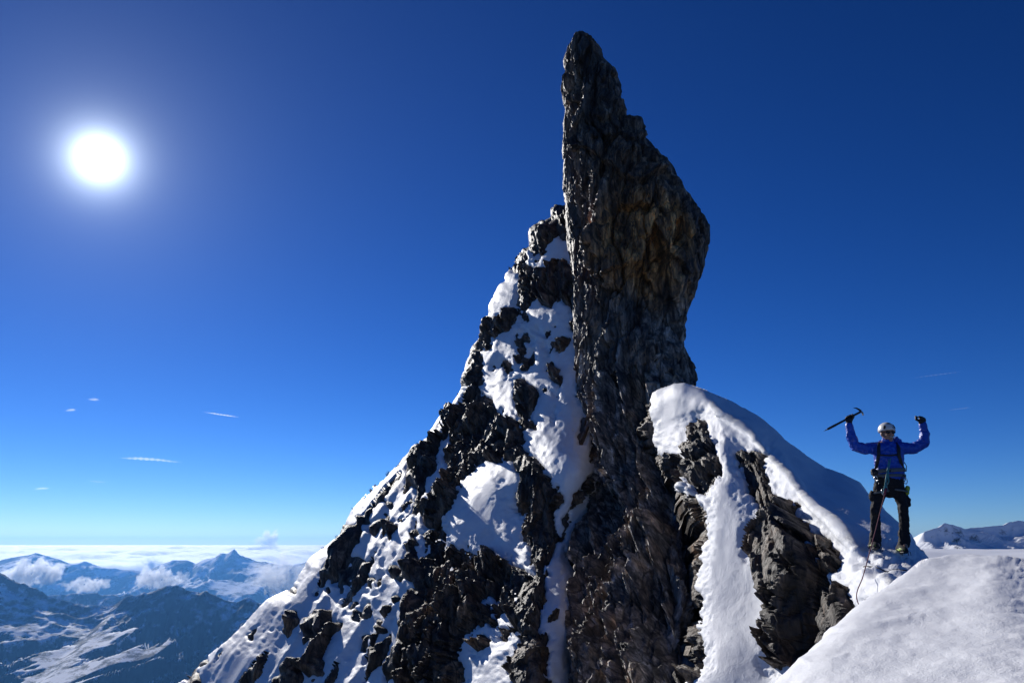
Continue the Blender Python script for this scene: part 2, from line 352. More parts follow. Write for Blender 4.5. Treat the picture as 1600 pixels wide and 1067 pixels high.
ROCK_L = [[(813,467),(834,464),(830,473),(822,482),(828,498),(825,507),(813,510),(808,500),(813,485)],
 [(769,490),(790,477),(802,479),(801,498),(786,506),(780,498)], [(742,513),(761,480),(766,498),(774,510),(783,513),(782,523),(757,543),(740,535)],
 [(805,516),(816,532),(813,547),(805,560),(803,530)], [(816,516),(831,516),(833,526),(822,535),(816,529)], [(810,560),(820,544),(828,547),(828,563),(822,575),(813,569)],
 [(773,578),(782,563),(793,558),(801,572),(793,584),(783,574)], [(834,513),(850,512),(850,518),(837,523)], [(853,516),(864,513),(865,523),(856,530)],
 [(848,530),(859,538),(861,557),(850,552)], [(862,541),(881,529),(893,527),(893,538),(875,555),(861,557)], [(884,501),(905,489),(907,498),(892,515)],
 [(851,560),(861,566),(868,578),(878,591),(871,602),(853,581)], [(855,611),(866,612),(873,622),(862,622)], [(900,620),(914,600),(914,625)], [(903,672),(912,660),(914,690),(904,692)],
 [(797,591),(805,585),(822,592),(832,600),(842,605),(838,620),(830,634),(827,645),(842,650),(838,668),(815,674),(804,660),(800,640),(796,610)],
 [(866,634),(871,650),(868,664)], [(847,727),(852,728),(850,735)], [(775,985),(789,985),(787,1003),(775,1003)], [(735,1000),(763,994),(766,1005),(745,1013)],
 # rocks in the left slope
 [(531,822),(562,826),(567,841),(555,851),(545,865),(540,893),(535,917),(521,908),(509,903),(517,882),(523,851)], [(550,867),(576,882),(569,896),(545,920),(536,941),(533,920),(545,893)],
 [(562,808),(578,808),(572,819),(564,819)], [(569,831),(595,810),(600,819),(583,838),(572,838)], [(595,783),(609,760),(609,774),(600,786)], [(603,789),(615,779),(619,786),(609,796)], [(612,752),(622,745),(619,757)],
 [(617,869),(624,886),(634,896),(638,906),(624,903),(610,906),(607,893)], [(596,877),(602,893),(600,920),(586,927),(591,900)], [(567,906),(579,905),(578,920),(564,927)], [(552,930),(557,937),(547,951),(544,944)],
 [(566,934),(579,930),(583,941),(569,968),(560,972),(555,955)], [(517,955),(523,975),(504,1003),(486,1030),(483,1010),(500,979),(507,958)], [(490,955),(498,956),(493,972),(474,992),(481,972)],
 [(459,965),(466,961),(467,975),(449,999),(450,982)], [(466,1034),(486,1030),(473,1054),(462,1080),(432,1085),(442,1051)], [(528,965),(533,972),(526,989)], [(559,999),(572,992),(569,1016),(555,1016)],
 [(579,1016),(607,992),(610,1003),(590,1040),(572,1044)], [(321,1030),(312,1061),(296,1080),(280,1075),(301,1040)], [(316,1051),(313,1075),(300,1090)], [(397,979),(404,975),(393,996),(390,992)],
 [(451,917),(464,899),(463,913),(457,926)], [(486,1044),(500,1034),(500,1058),(486,1065)], [(517,920),(524,917),(517,927),(504,920)], [(590,975),(600,979),(590,992)],
 [(430,985),(436,980),(434,992)], [(610,935),(618,925),(622,950),(612,965)], [(600,1040),(622,1010),(626,1040),(604,1075)], [(676,662),(684,655),(680,672)], [(655,690),(665,684),(660,700)],
 [(640,1010),(655,1000),(662,1067),(640,1100)], [(700,640),(716,628),(716,660),(702,690)]]
sdL, ownL = snow_field(FL, SNOW_L, ROCK_L, 4.0, 100); sd0 = sdL.copy()
Pf = FL.P.reshape(-1, 3)
# small stones and spurs breaking through the snow, drawn out along the fall line
g_ = np.array([-.52, -.35, -.78]); e_ = np.cross([-.6, -.55, .58], g_); e_ /= np.linalg.norm(e_)
fl = np.stack([Pf @ e_ * 1.5, Pf @ g_ * .42, 0 * Pf[:, 0]], -1)
spot = fbm(fl * 1.15, 4, 300, .55).reshape(FL.shape); area = fbm(Pf * .28, 2, 310).reshape(FL.shape)
right = sst(330, 640, FL.U + .35 * (FL.V - 900))
thr = np.where(ownL == 7, .90 - .34 * right - .25 * area, np.where(ownL == 5, 2.0, 1.3))
sdL = np.where(spot > thr, np.minimum(sdL, (thr - spot) * 130 - 6), sdL)      # a stone shows, or the snow is whole
# and snow caught on ledges in the dark rock
ledge = fbm(Pf * np.array([2.2, 2.2, 3.0]), 4, 330, .6).reshape(FL.shape)
up_ = fbm(Pf * .5, 2, 340).reshape(FL.shape)
lower = sst(640, 720, FL.V)
sdL = np.where(sdL < -6, np.maximum(sdL, np.where((ledge + .35 * up_) > 1.12 - .12 * lower, 3.0, -1e9)), sdL)
slopew = sst(690, 620, FL.U) * sst(640, 700, FL.V)      # the far slope is coarser: keep its stones low and rounded
def blur(a, n=2):
    for _ in range(n):
        b_ = np.pad(a, 1, 'edge'); a = (b_[:-2, 1:-1] + b_[2:, 1:-1] + b_[1:-1, :-2] + b_[1:-1, 2:] + 2 * a) / 6
    return a
sdL = sdL * (1 - slopew) + (blur(sdL, 2) - 2.5 * (sdL < 10)) * slopew
relL = rock_relief(Pf, 0, .30, 1.1, .25, FL.sp(.5, .30), .5).reshape(FL.shape)
relL = relL * (.3 + .7 * sst(2, 16, FL.so)); rock_in = sst(4, -11, sdL); relL = relL * (1 - .55 * sst(792, 815, FL.U) * sst(880, 850, FL.U) * sst(680, 720, FL.V))
DL_rock = -.16 + rock_in * (relL * .9 + .14 + .12 * sst(2, 26, FL.so))
DL_rock = DL_rock * (1 - slopew) + slopew * (-.16 + 1.0 * (blur(DL_rock, 3) + .16))
flute = .075 * (ridged(np.stack([Pf @ e_ * .75, Pf @ g_ * .055, 0 * Pf[:, 0]], -1), 2, 360, .45).reshape(FL.shape) - .6)
flute = flute * np.where(ownL == 7, 1.0, .25) + .003 * fbm(fl * 3.0, 3, 370).reshape(FL.shape)
thick = -.17 + .18 * (sst(-6, 5, sdL) * (1 - slopew) + sst(-7, 1, sdL) * slopew) + .10 * sst(0, 40, sd0) + .003 * fbm(Pf * 3, 3, 380).reshape(FL.shape)
DL_snow = thick + flute + .05 * relL * sst(10, -4, sdL) * (sdL > -9)
BACK = [(.05, .6, -.2), (.1, 2.0, -1.2), (.0, 5, -5), (-.3, 11, -16)]
o = FL.build('rock_face', np.where(sdL > 4, np.minimum(DL_rock, DL_snow - .05), DL_rock), M_ROCK2, offs=BACK, smooth=False)
tag(o, kind='structure')
LAB_L = ['small steep snow patch on the skyline under the dark shoulder crag', 'snow ledge right under the shoulder crag beside the rock needle', 'tiny snow strip between the dark rocks below the ledge',
 'long snow field with scattered stones along the left foot of the rock needle', 'narrow snow tongue running down beside the ribbed rock pillar', 'large smooth four-sided snow patch framed by dark rock',
 'ragged low snow patch at the bottom edge below the four-sided one', 'broad stone-studded snow slope forming the left skyline', 'thin snow strip on the dark rock rib beside the left slope']
for k in range(len(SNOW_L)):
    ok = (sdL > -7) & (ownL == k)
    # grow one cell so neighbouring patches meet
    g2 = ok.copy(); g2[1:] |= ok[:-1]; g2[:-1] |= ok[1:]; g2[:, 1:] |= g2[:, :-1]; g2[:, :-1] |= g2[:, 1:]
    o = FL.build('snow_patch' if k != 7 else 'snow_slope', DL_snow + .0015 * k, M_SNOW, keep=g2 & (sdL > -9), offs=None)
    if o: tag(o, LAB_L[k], 'snow slope' if k == 7 else 'snow patch', 'snow lying on the rock face')

# ================================================================== the rock needle and its ribbed foot
LEFT = [(50,902),(54,898),(58,892),(64,888),(81,883),(95,884),(112,880),(128,879),(151,884),(171,881),(210,879),(255,883),(311,887),(350,890),(400,897),(440,905),(480,908),(560,908),(620,914),(680,912),(730,918),(750,935),(765,942),(800,938),(850,922),(900,920),(960,916),(1000,915),(1067,914),(1260,908)]
RIGHT = [(50,908),(54,916),(64,930),(76,941),(90,947),(106,963),(128,970),(145,972),(152,969),(173,969),(183,981),(196,995),(210,1012),(230,1026),(240,1030),(243,1045),(255,1053),(280,1065),(300,1079),(328,1100),(350,1115),(385,1113),(420,1103),(450,1088),(490,1072),(520,1062),(545,1064),(575,1071),(600,1076),(640,1074),(690,1084),(740,1098),(790,1106),(850,1106),(900,1100),(1000,1098),(1067,1104),(1260,1115)]
CEN = [(50,21.3),(350,20.8),(600,19.9),(680,18.7),(750,17.25),(900,14.75),(1067,12.6),(1260,10.8)]
DEP = [(50,.12),(54,.26),(64,.46),(80,.56),(130,.74),(250,1.2),(350,1.65),(450,1.6),(560,1.5),(700,1.85),(900,2.2),(1067,2.5),(1260,2.6)]
pv = np.concatenate([np.arange(50, 1260, 2.1), [1260]]); na = 380
th = np.linspace(0, 2 * math.pi, na, endpoint=False)
l_, r_ = lerp_table(pv, LEFT), lerp_table(pv, RIGHT); cy_ = lerp_table(pv, CEN); dy_ = lerp_table(pv, DEP)
ker = np.exp(-np.linspace(-2, 2, 9) ** 2); ker /= ker.sum()
dy_ = np.convolve(np.pad(dy_, 4, 'edge'), ker, 'valid')
SEC_UP = [(-1, .95), (-.66, -.62), (-.40, -.86), (.15, -1.0), (.72, -.72), (1, .05), (.82, .8), (.1, 1.15), (-.7, 1.15)]
SEC_LO = [(-1, .80), (-.55, .05), (.0, -.62), (.52, -1.0), (.86, -.72), (1, .05), (.9, .9), (.1, 1.2), (-.75, 1.2)]
def section(pts):
    p = np.array(pts + [pts[0]], float)
    for _ in range(2):                      # round the corners a little
        a = p[:-1] * .82 + p[1:] * .18; b = p[:-1] * .18 + p[1:] * .82
        p = np.stack([a, b], 1).reshape(-1, 2); p = np.vstack([p, p[:1]])
    wt = np.array([1.0, 1.0]); seg = np.hypot(*np.diff(p, axis=0).T)
    # most columns on the sides that face the camera
    seg = seg * np.where((p[:-1, 1] + p[1:, 1]) / 2 < .75, 1.0, .35)
    c = np.concatenate([[0], np.cumsum(seg)]); t = np.linspace(0, c[-1], na, endpoint=False)
    x, y = np.interp(t, c, p[:, 0]), np.interp(t, c, p[:, 1])
    return (x - (x.max() + x.min()) / 2) / ((x.max() - x.min()) / 2), y
su, sl = section(SEC_UP), section(SEC_LO)
mixs = sst(470, 700, pv)[:, None]
cx_ = su[0][None] * (1 - mixs) + sl[0][None] * mixs; sy_ = su[1][None] * (1 - mixs) + sl[1][None] * mixs
PL, PR = at(l_, pv, cy_), at(r_, pv, cy_)
cy_ = cy_ * KF; dy_ = dy_ * KF
PL, PR = at(l_, pv, cy_), at(r_, pv, cy_)
mid = (PL + PR) / 2; hw = (PR[:, 0] - PL[:, 0]) / 2
X = mid[:, None, 0] + hw[:, None] * cx_; Yv = mid[:, None, 1] + dy_[:, None] * sy_; Z = np.repeat(mid[:, 2][:, None], na, 1)
X = X * np.minimum(1.0, Yv / mid[:, None, 1])          # taper towards the nose
PP = np.stack([X, Yv, Z], -1)
du = np.roll(PP, -1, 1) - np.roll(PP, 1, 1); dv = np.gradient(PP, axis=0)
nn = np.cross(du, dv); nn /= np.linalg.norm(nn, axis=-1, keepdims=True) + 1e-9
cen = PP.mean(1, keepdims=True); nn *= np.sign(((PP - cen) * nn).sum(-1, keepdims=True) + 1e-9)
q = PP.reshape(-1, 3)
lowp = np.repeat(sst(480, 640, pv)[:, None], na, 1).ravel()
ql = np.stack([q[:, 0], q[:, 1] - np.repeat(mid[:, 1][:, None], na, 1).ravel(), q[:, 2]], -1)     # along the leaning pillar
d_up = rock_relief(ql, 500, .34, .80, -.22); d_lo = rock_relief(ql, 600, .10, 1.1, .06)
hf, cf = facets(np.stack([ql[:, 0] + .06 * ql[:, 2], ql[:, 1], ql[:, 2] * .12], -1) * 13, 690)
d_lo = d_lo + .045 * hf - .02 * (1 - sst(0, .15, cf)) + .10 * ridged(np.stack([ql[:, 0] + .06 * ql[:, 2], ql[:, 1], ql[:, 2] * .06], -1) * 3.0, 3, 680, .55)
rib = .45 * ridged(np.stack([ql[:, 0] + .06 * ql[:, 2], ql[:, 1] * .8, ql[:, 2] * .07], -1) * 1.05, 3, 640)
slab = facets(np.stack([q[:, 0] + .3 * q[:, 2], q[:, 1], q[:, 2] * .45], -1) * .48, 660, 1.0)[0] * .75
grow = np.repeat(sst(48, 120, pv)[:, None] * .7 + .3, na, 1).ravel()
# keep the outline where it was traced: relief fades to its low tone towards the two side edges
side = (np.abs(cx_) ** 8).ravel()
d = ((1 - lowp) * (d_up + slab * .6) + lowp * (d_lo + rib * 1.0 + .2 * slab) - .10) * grow
d = d * (1 - .8 * side)
Vn = q + nn.reshape(-1, 3) * d[:, None]
H = len(pv); idx = np.arange(H * na).reshape(H, na); nx = np.roll(idx, -1, 1)
Fn = np.stack([idx[:-1], nx[:-1], nx[1:], idx[1:]], -1).reshape(-1, 4)
topc = Vn[:na].mean(0) + np.array([0, 0, .05]); Vn = np.vstack([Vn, topc]); tix = len(Vn) - 1
cap = np.stack([idx[0], np.full(na, tix), np.full(na, tix), nx[0]], -1)[:, [0, 1, 3, 3]]
needle = mesh_obj('rock_needle', Vn, Fn, M_ROCK, smooth=False)
bmn = bmesh.new(); bmn.from_mesh(needle.data); bmn.verts.ensure_lookup_table()
for k in range(na):
    try: bmn.faces.new((bmn.verts[int(idx[0, k])], bmn.verts[tix], bmn.verts[int(nx[0, k])]))
    except ValueError: pass
bmesh.ops.recalc_face_normals(bmn, faces=bmn.faces[:]); bmn.to_mesh(needle.data); bmn.free()
tag(needle, 'tall dark leaning rock needle with an ochre streaked front and ribbed foot', 'rock needle')

# ================================================================== the ridge on the right: buttress, gully, snow crest
LIP = [(1060,596),(1090,613),(1111,630),(1125,648),(1146,662),(1174,679),(1195,708),(1216,729),(1237,746),(1255,778),(1279,802),(1304,823),(1322,845),(1346,869),(1367,888),(1388,912),(1420,960),(1480,1060),(1560,1200)]
SKYR = [(1016,600),(1041,609),(1055,603),(1069,603),(1083,609),(1111,620),(1146,636),(1181,655),(1216,683),(1251,711),(1287,736),(1315,746),(1339,759),(1357,778),(1378,802),(1400,824),(1423,850),(1446,875),(1490,925),(1560,1010),(1640,1120),(1640,1250)]
RIDGE_OUT = [(1012,634),(1022,616)] + SKYR[1:] + [(1030,1250),(1066,1062),(1088,1040),(1082,980),(1090,961),(1081,924),(1084,893),(1092,838),(1092,816),(1076,796),(1060,790),(1052,745),(1028,722),(1016,695)]
LIPY = [(1060,600,19.8),(1111,630,18.5),(1146,662,17.5),(1174,679,16.7),(1216,729,15.0),(1255,778,13.5),(1304,823,12.0),(1346,869,10.7),(1388,912,9.4),(1480,1060,7.4)]
BANDY = [(1010,640,21.3),(1041,612,20.4),(1030,715,20.3),(1062,655,19.7),(1098,660,18.7),(1118,668,17.9),(1148,690,17.0),(1120,711,16.7),(1190,729,15.6),(1225,778,14.1),(1275,823,12.6),(1320,872,11.2),(1355,912,10.0)]
RIDGE_Y = LIPY + BANDY + [(1146,636,19.3),(1216,683,18.0),(1287,736,16.6),(1339,759,15.5),(1378,802,13.9),(1423,850,12.2),(1446,875,11.3),(1366,860,10.82),(1410,866,10.80),(1388,862,10.82),(1560,1010,9.0),
 (1090,780,16.2),(1095,930,14.55),(1204,930,13.2),(1100,1067,13.1),(1220,1067,12.1),(1000,1067,15.8),(1180,850,14.1),(1260,900,12.0),(1320,930,10.4),(1330,1067,9.9),(1100,1250,12.6),(1300,1250,9.4)]
FLANK = [c for c in RIDGE_Y if c in LIPY or c[:2] in ((1146,636),(1216,683),(1287,736),(1339,759),(1378,802),(1423,850),(1446,875),(1366,860),(1410,866),(1388,862),(1560,1010))]
WALL = [c for c in RIDGE_Y if c in LIPY or c not in FLANK]
tR, tL = tps(FLANK), tps(WALL)
def lip_side(U, V):
    d = np.full(np.shape(U), 1e9)
    for (x0, y0), (x1, y1) in zip(LIP[:-1], LIP[1:]):
        ex, ey = x1 - x0, y1 - y0; t = np.clip(((U - x0) * ex + (V - y0) * ey) / (ex * ex + ey * ey), 0, 1)
        d = np.minimum(d, np.hypot(U - x0 - t * ex, V - y0 - t * ey))
    sgn, _, _ = polysd(U, V, LIP + [(1700,1200),(1700,500),(1060,500)])
    return np.where(sgn > 0, d, -d)                 # + on the shaded flank
def ridge_depth(U, V):
    k = sst(-3, 5, lip_side(U, V)); return tR(U, V) * k + tL(U, V) * (1 - k)
FR = Sheet(985, 1640, 590, 1250, 2.0, RIDGE_OUT, ridge_depth, edge_w=22, edge_r=.7)
C_CREST = [(985,560),(1640,560),(1640,1300),(1400,1300),(1385,1010),(1370,950),(1346,944),(1319,916),(1316,928),(1297,899),(1294,894),(1315,890),(1318,880),(1297,855),(1272,834),(1248,813),(1237,788),(1220,778),(1206,757),(1199,729),(1192,711),(1171,705),(1151,707),
 (1121,697),(1104,679),(1098,655),(1090,662),(1076,665),(1076,679),(1065,718),(1048,704),(1030,715),(1021,697),(1021,665),(1012,634)]
C_GULLY = [(1108,660),(1135,655),(1158,680),(1151,707),(1157,736),(1162,767),(1178,785),(1192,802),(1211,820),(1209,834),(1192,841),(1178,822),(1176,866),(1196,884),(1202,893),(1204,909),(1219,924),(1224,955),(1215,964),(1221,976),(1208,982),(1207,1034),(1218,1047),(1236,1042),(1262,1060),(1230,1250),
 (1040,1250),(1074,1062),(1098,1046),(1101,1025),(1090,979),(1098,961),(1089,924),(1092,893),(1101,838),(1101,814),(1086,780),(1090,776),(1105,778),(1107,764),(1127,732),(1120,711)]
C_BLOBS = [[(1228,800),(1238,798),(1246,816),(1240,822),(1230,812)],[(1252,842),(1262,846),(1278,862),(1270,864)],[(1284,872),(1296,870),(1300,880),(1288,884)],[(1262,892),(1270,894),(1268,902),(1261,900)],[(1238,934),(1245,940),(1242,962),(1236,958)],[(1213,992),(1222,998),(1218,1016),(1212,1008)],[(1062,740),(1068,750),(1066,775),(1060,765)],[(1074,758),(1082,760),(1082,776),(1074,772)]]
sdR, ownR = snow_field(FR, [C_CREST, C_GULLY] + C_BLOBS, [[(1128,652),(1122,668),(1113,660)]][:0], 3.2, 700)
Pr = FR.P.reshape(-1, 3)
# the crest edge: a rounded wind lip along LIP
lipd = lip_side(FR.U, FR.V)
relR = rock_relief(Pr, 800, .20, 1.0, .22, FR.sp(.35, .20), .35).reshape(FR.shape)
DR_rock = -.14 + sst(8, -6, sdR) * (relR * .8 + .16)
lumps = fbm(Pr * 2.6, 4, 820, .55).reshape(FR.shape); soft = fbm(Pr * np.array([.9, .5, .9]), 3, 830).reshape(FR.shape)
onleft = sst(6, -10, lipd)
crest = ownR == 0
fr_ = np.stack([Pr[:, 0] * 2.0 + Pr[:, 1] * .4, Pr[:, 1] * 1.0, Pr[:, 2] * .35], -1)
drip = fbm(fr_ * 1.6, 4, 845, .55).reshape(FR.shape)
DR_snow = -.16 + .17 * sst(-6, 4, sdR) + .07 * sst(0, 24, sdR) + np.where(crest, .03 * np.exp(-(lipd / 5.0) ** 2), 0)
DR_snow = DR_snow + onleft * np.where(crest, 1, .6) * (.006 * lumps + .019 * drip) + (1 - onleft) * (.05 * soft + .012 * fbm(Pr * np.array([5, 1.2, 2.5]), 3, 835).reshape(FR.shape) + .012 * lumps * sst(90, 0, lipd))
near_feet = np.exp(-(((FR.U - 1390) / 70) ** 2 + ((FR.V - 872) / 26) ** 2))
DR_snow = DR_snow * (1 - .0 * near_feet) + (1 - onleft) * .03 * near_feet * fbm(Pr * 6, 3, 850).reshape(FR.shape)
DR_snow = np.where(near_feet > .02, DR_snow * (1 - sst(.2, .9, near_feet)) + sst(.2, .9, near_feet) * (.02 + .03 * fbm(Pr * 8, 4, 850).reshape(FR.shape)), DR_snow)
# trodden snow: boot holes where the climber came up and stands
rb = random.Random(5)
for (fx, fy) in [(1366,866),(1409,872),(1352,872),(1378,876),(1392,874),(1360,884),(1372,890),(1386,886),(1400,888),(1383,898),(1396,900),(1404,880)]:
    i0 = np.unravel_index(np.argmin((FR.U - fx) ** 2 + (FR.V - fy) ** 2), FR.shape); c0 = FR.P[i0]
    dd = (FR.P - c0) * np.array([1, .55, 1]); a_ = rb.uniform(.09, .13); r2 = (dd ** 2).sum(-1)
    DR_snow = DR_snow - .045 * np.exp(-(r2 / a_ ** 2) ** 2) + .015 * np.exp(-((np.sqrt(r2) - a_ * 1.5) / .035) ** 2)
BACKR = [(.1, .5, -.08), (.3, 2.0, -.5), (.8, 5, -2.5), (2, 9, -9)]
o = FR.build('rock_buttress', np.where(sdR > 4, np.minimum(DR_rock, DR_snow - .05), DR_rock), M_ROCK2, keep=(sdR < 14), smooth=False, offs=[(.05, .8, -.1), (.2, 2.5, -.8), (.5, 5, -3)], smask=(FR.so < 1.5) & (FR.U < 1200))
tag(o, 'dark ribbed rock buttress with snow blobs beneath the snow crest', 'rock buttress')
def grow_(m, n=1):
    for _ in range(n):
        g = m.copy(); g[1:] |= m[:-1]; g[:-1] |= m[1:]; g[:, 1:] |= g[:, :-1].copy(); g[:, :-1] |= g[:, 1:].copy(); m = g
    return m
o = FR.build('snow_crest', DR_snow, M_CREST, keep=(sdR > -7) & grow_(ownR == 0), offs=BACKR, smask=(FR.so < 1.5) & (FR.U > 1036))
tag(o, kind='structure')
okg = (sdR > -8) & grow_(ownR == 1)
o = FR.build('snow_gully', DR_snow + .002, M_CREST, keep=okg)
tag(o, 'white snow gully running down between the ribbed pillar and the buttress', 'snow gully')
BL = ['snow blob high on the buttress just under the crest', 'snow blob on the middle ledge of the buttress edge', 'snow blob on the jutting end of the buttress', 'small snow blob below the jutting end of the buttress',
      'upright snow blob in a crack of the lower buttress', 'lowest snow blob on the buttress beside the gully', 'narrow snow scrap in the dark cleft beside the needle foot', 'snow scrap just right of the narrow one in the dark cleft']
for k in range(len(C_BLOBS)):
    o = FR.build('snow_blob', DR_snow + .10 * sst(-3, 5, sdR), M_CREST, keep=(sdR > -5) & (ownR == k + 2))
    if o: tag(o, BL[k], 'snow blob', 'snow blobs on the buttress')

# ================================================================== the near snow hump
HUMP_OUT = [(1090,1200),(1150,1130),(1215,1067),(1280,1002),(1345,940),(1395,902),(1440,876),(1470,866),(1500,862),(1540,864),(1570,869),(1600,876),(1650,886),(1720,905),(1850,950),(2000,1010),(2000,1420),(1000,1420),(1000,1290)]
HUMP_Y = [(1090,1200,3.7),(1215,1067,4.6),(1345,940,5.7),(1440,876,6.6),(1500,862,6.9),(1600,876,6.3),(1720,905,5.5),(2000,1010,3.8),(1300,1067,4.2),(1400,1000,4.7),(1450,930,5.6),(1600,1067,3.4),(1450,1067,3.75),(1600,960,4.6),(1720,1067,3.2),(2000,1100,2.7),(2000,1400,1.7),(1000,1400,2.2),(1500,1300,2.2),(1550,900,5.7)]
def chaikin(p, n=2):
    for _ in range(n): p = [q for k in range(len(p)) for q in ((p[k][0] * .75 + p[(k + 1) % len(p)][0] * .25, p[k][1] * .75 + p[(k + 1) % len(p)][1] * .25), (p[k][0] * .25 + p[(k + 1) % len(p)][0] * .75, p[k][1] * .25 + p[(k + 1) % len(p)][1] * .75))]
    return p
FH = Sheet(1000, 2000, 850, 1420, 2.6, chaikin(HUMP_OUT), HUMP_Y, edge_w=40, edge_r=.35)
Ph = FH.P.reshape(-1, 3)
rough = sst(1480, 1620, FH.U + .25 * (900 - FH.V))
hd = .03 * fbm(Ph * 1.1, 3, 900).reshape(FH.shape) + .006 * fbm(Ph * np.array([9, 5, 9]), 3, 910).reshape(FH.shape) + rough * .008 * ridged(Ph * np.array([6, 9, 6]), 3, 920).reshape(FH.shape)
for pl in ([(1290,985),(1330,980),(1380,974),(1420,968)], [(1300,985),(1360,982),(1440,965)], [(1255,1036),(1275,1046),(1300,1042),(1325,1033)]):
    dd = np.full(FH.shape, 1e9)
    for (x0, y0), (x1, y1) in zip(pl[:-1], pl[1:]):
        ex, ey = x1 - x0, y1 - y0; t = np.clip(((FH.U - x0) * ex + (FH.V - y0) * ey) / (ex * ex + ey * ey), 0, 1)
        dd = np.minimum(dd, np.hypot(FH.U - x0 - t * ex, (FH.V - y0 - t * ey)))
    hd = hd + .008 * np.exp(-(dd / 4) ** 2)
o = FH.build('snow_hump', hd, M_NEAR, offs=[(.0, .12, -.05), (0, .4, -.35), (-.1, .9, -1.2), (-.2, 1.6, -3.5), (0, 2, -9)])
tag(o, kind='structure')

# ================================================================== far ranges, valley, sea of clouds, haze
def far_material(name, snow_amt, sc):
    m, t, b, o = material(name)
    g = N(t, 'ShaderNodeNewGeometry'); sx = N(t, 'ShaderNodeSeparateXYZ'); t.links.new(g.outputs['Normal'], sx.inputs[0])
    n = tnoise(t, sc, 9, .68); n2 = tnoise(t, sc * .2, 4, .55)
    a = N(t, 'ShaderNodeMath', operation='MULTIPLY_ADD'); t.links.new(n.outputs[0], a.inputs[0]); a.inputs[1].default_value = 1.5; hz = N(t, 'ShaderNodeMath', operation='MULTIPLY'); hz.inputs[1].default_value = .5; t.links.new(sx.outputs[2], hz.inputs[0]); t.links.new(hz.outputs[0], a.inputs[2])
    a2 = N(t, 'ShaderNodeMath', operation='MULTIPLY_ADD'); t.links.new(n2.outputs[0], a2.inputs[0]); a2.inputs[1].default_value = .5; t.links.new(a.outputs[0], a2.inputs[2])
    f = ramp(t, a2.outputs[0], [(0, (0, 0, 0)), (1, (1, 1, 1))])
    mr = N(t, 'ShaderNodeMapRange'); mr.inputs[1].default_value = snow_amt - .09; mr.inputs[2].default_value = snow_amt + .09
    t.links.new(a2.outputs[0], mr.inputs[0])
    c = mixc(t, mr.outputs[0], mixc(t, n.outputs[0], (.010, .012, .015), (.04, .043, .048)), (.84, .86, .9))
    t.links.new(c, b.inputs['Base Color']); b.inputs['Roughness'].default_value = .8; b.inputs['Specular IOR Level'].default_value = .1
    return m
def far_range(name, prof, Yc, front, back, base, mat, nx=420, ny=170, spur=.35, seed=0, fs=1.0, u_ext=(-700, 2300), power=.85, crest_n=.02):
    """a mountain range as terrain: a crest at distance Yc with the traced skyline, spurs and couloirs falling to the valley"""
    pr = np.array(prof, float)
    u = np.linspace(u_ext[0], u_ext[1], nx); t = np.concatenate([np.linspace(-1, 0, int(ny * .72), endpoint=False), np.linspace(0, 1, ny - int(ny * .72))])
    t = np.sign(t) * np.abs(t) ** 1.25
    ys = Yc + np.where(t < 0, t * front, t * back)
    U, Tt = np.meshgrid(u, t); Yg = np.meshgrid(u, ys)[1]
    X = (U - 800) / F * Yc * (1 / 1.02) * (1 + .35 * (Yg - Yc) / Yc)
    v = np.interp(U, pr[:, 0], pr[:, 1]); zc = at(U, v, Yc)[..., 2]
    q = np.stack([X, Yg, 0 * X], -1) / (front * .34) * fs
    wv = fbm(q * .8, 3, seed + 4)[..., None] * .35
    rd = ridged((q + wv) * np.array([1.5, .55, 1]), 8, seed, .56)
    k = np.abs(Tt)
    z = base + (zc - base) * (1 - k ** power)
    z = z + (zc - base) * spur * np.minimum(rd - 1.25, .05) * sst(0, .22, k) * (1 - .75 * k) * np.where(Tt > 0, .3, 1)
    z = z + (zc - base) * crest_n * (ridged(q * 7, 4, seed + 20) - .6) * (1 - sst(0, .3, k))
    H, W = X.shape; idx = np.arange(H * W).reshape(H, W)
    Fc = np.stack([idx[:-1, :-1], idx[:-1, 1:], idx[1:, 1:], idx[1:, :-1]], -1).reshape(-1, 4)
    o = mesh_obj(name, np.stack([X, Yg, z], -1).reshape(-1, 3), Fc, mat, smooth=True)
    tag(o, kind='structure'); return o
M_FAR1 = far_material('far_rock_snow', 1.46, .012); M_FAR2 = far_material('farther_rock_snow', 1.46, .003); M_FAR3 = far_material('glacier_ridge_snow', 1.12, .02)
NEAR_P = [(-900,900),(-400,870),(-150,880),(0,893),(20,896),(49,909),(81,923),(107,933),(130,937),(153,946),(188,950),(195,948),(211,936),(244,927),(266,919),(289,917),(309,922),(335,920),(351,932),(367,941),(383,943),(403,935),(416,940),(450,960),(600,950),(800,940),(1100,960),(2400,940)]
far_range('mountain_range', NEAR_P, 6200, 3300, 3000, -1250, M_FAR1, nx=900, ny=330, spur=.42, seed=1000, u_ext=(-500, 1300), power=.8)
MID0_P = [(-900,930),(0,935),(104,929),(136,927),(188,928),(205,933),(214,928),(225,930),(260,940),(500,945),(2400,950)]
far_range('mountain_ridge', MID0_P, 9500, 2500, 2500, -1400, M_FAR1, nx=420, ny=100, spur=.3, seed=1100, u_ext=(-500, 1300))
MID_P = [(-900,880),(-300,872),(-60,884),(0,880),(26,873),(52,867),(67,862),(84,867),(107,875),(120,880),(143,876),(169,884),(201,889),(237,893),(257,883),(279,876),(302,876),(315,880),(325,875),(344,870),(353,863),(362,865),(372,857),(382,867),(390,870),(409,876),(426,878),(445,881),(465,881),(487,876),(520,880),(700,872),(1000,880),(2400,885)]
far_range('distant_range', MID_P, 17000, 6500, 6000, -1600, M_FAR2, nx=620, ny=200, spur=.36, seed=1200, u_ext=(-500, 1300), crest_n=.012)
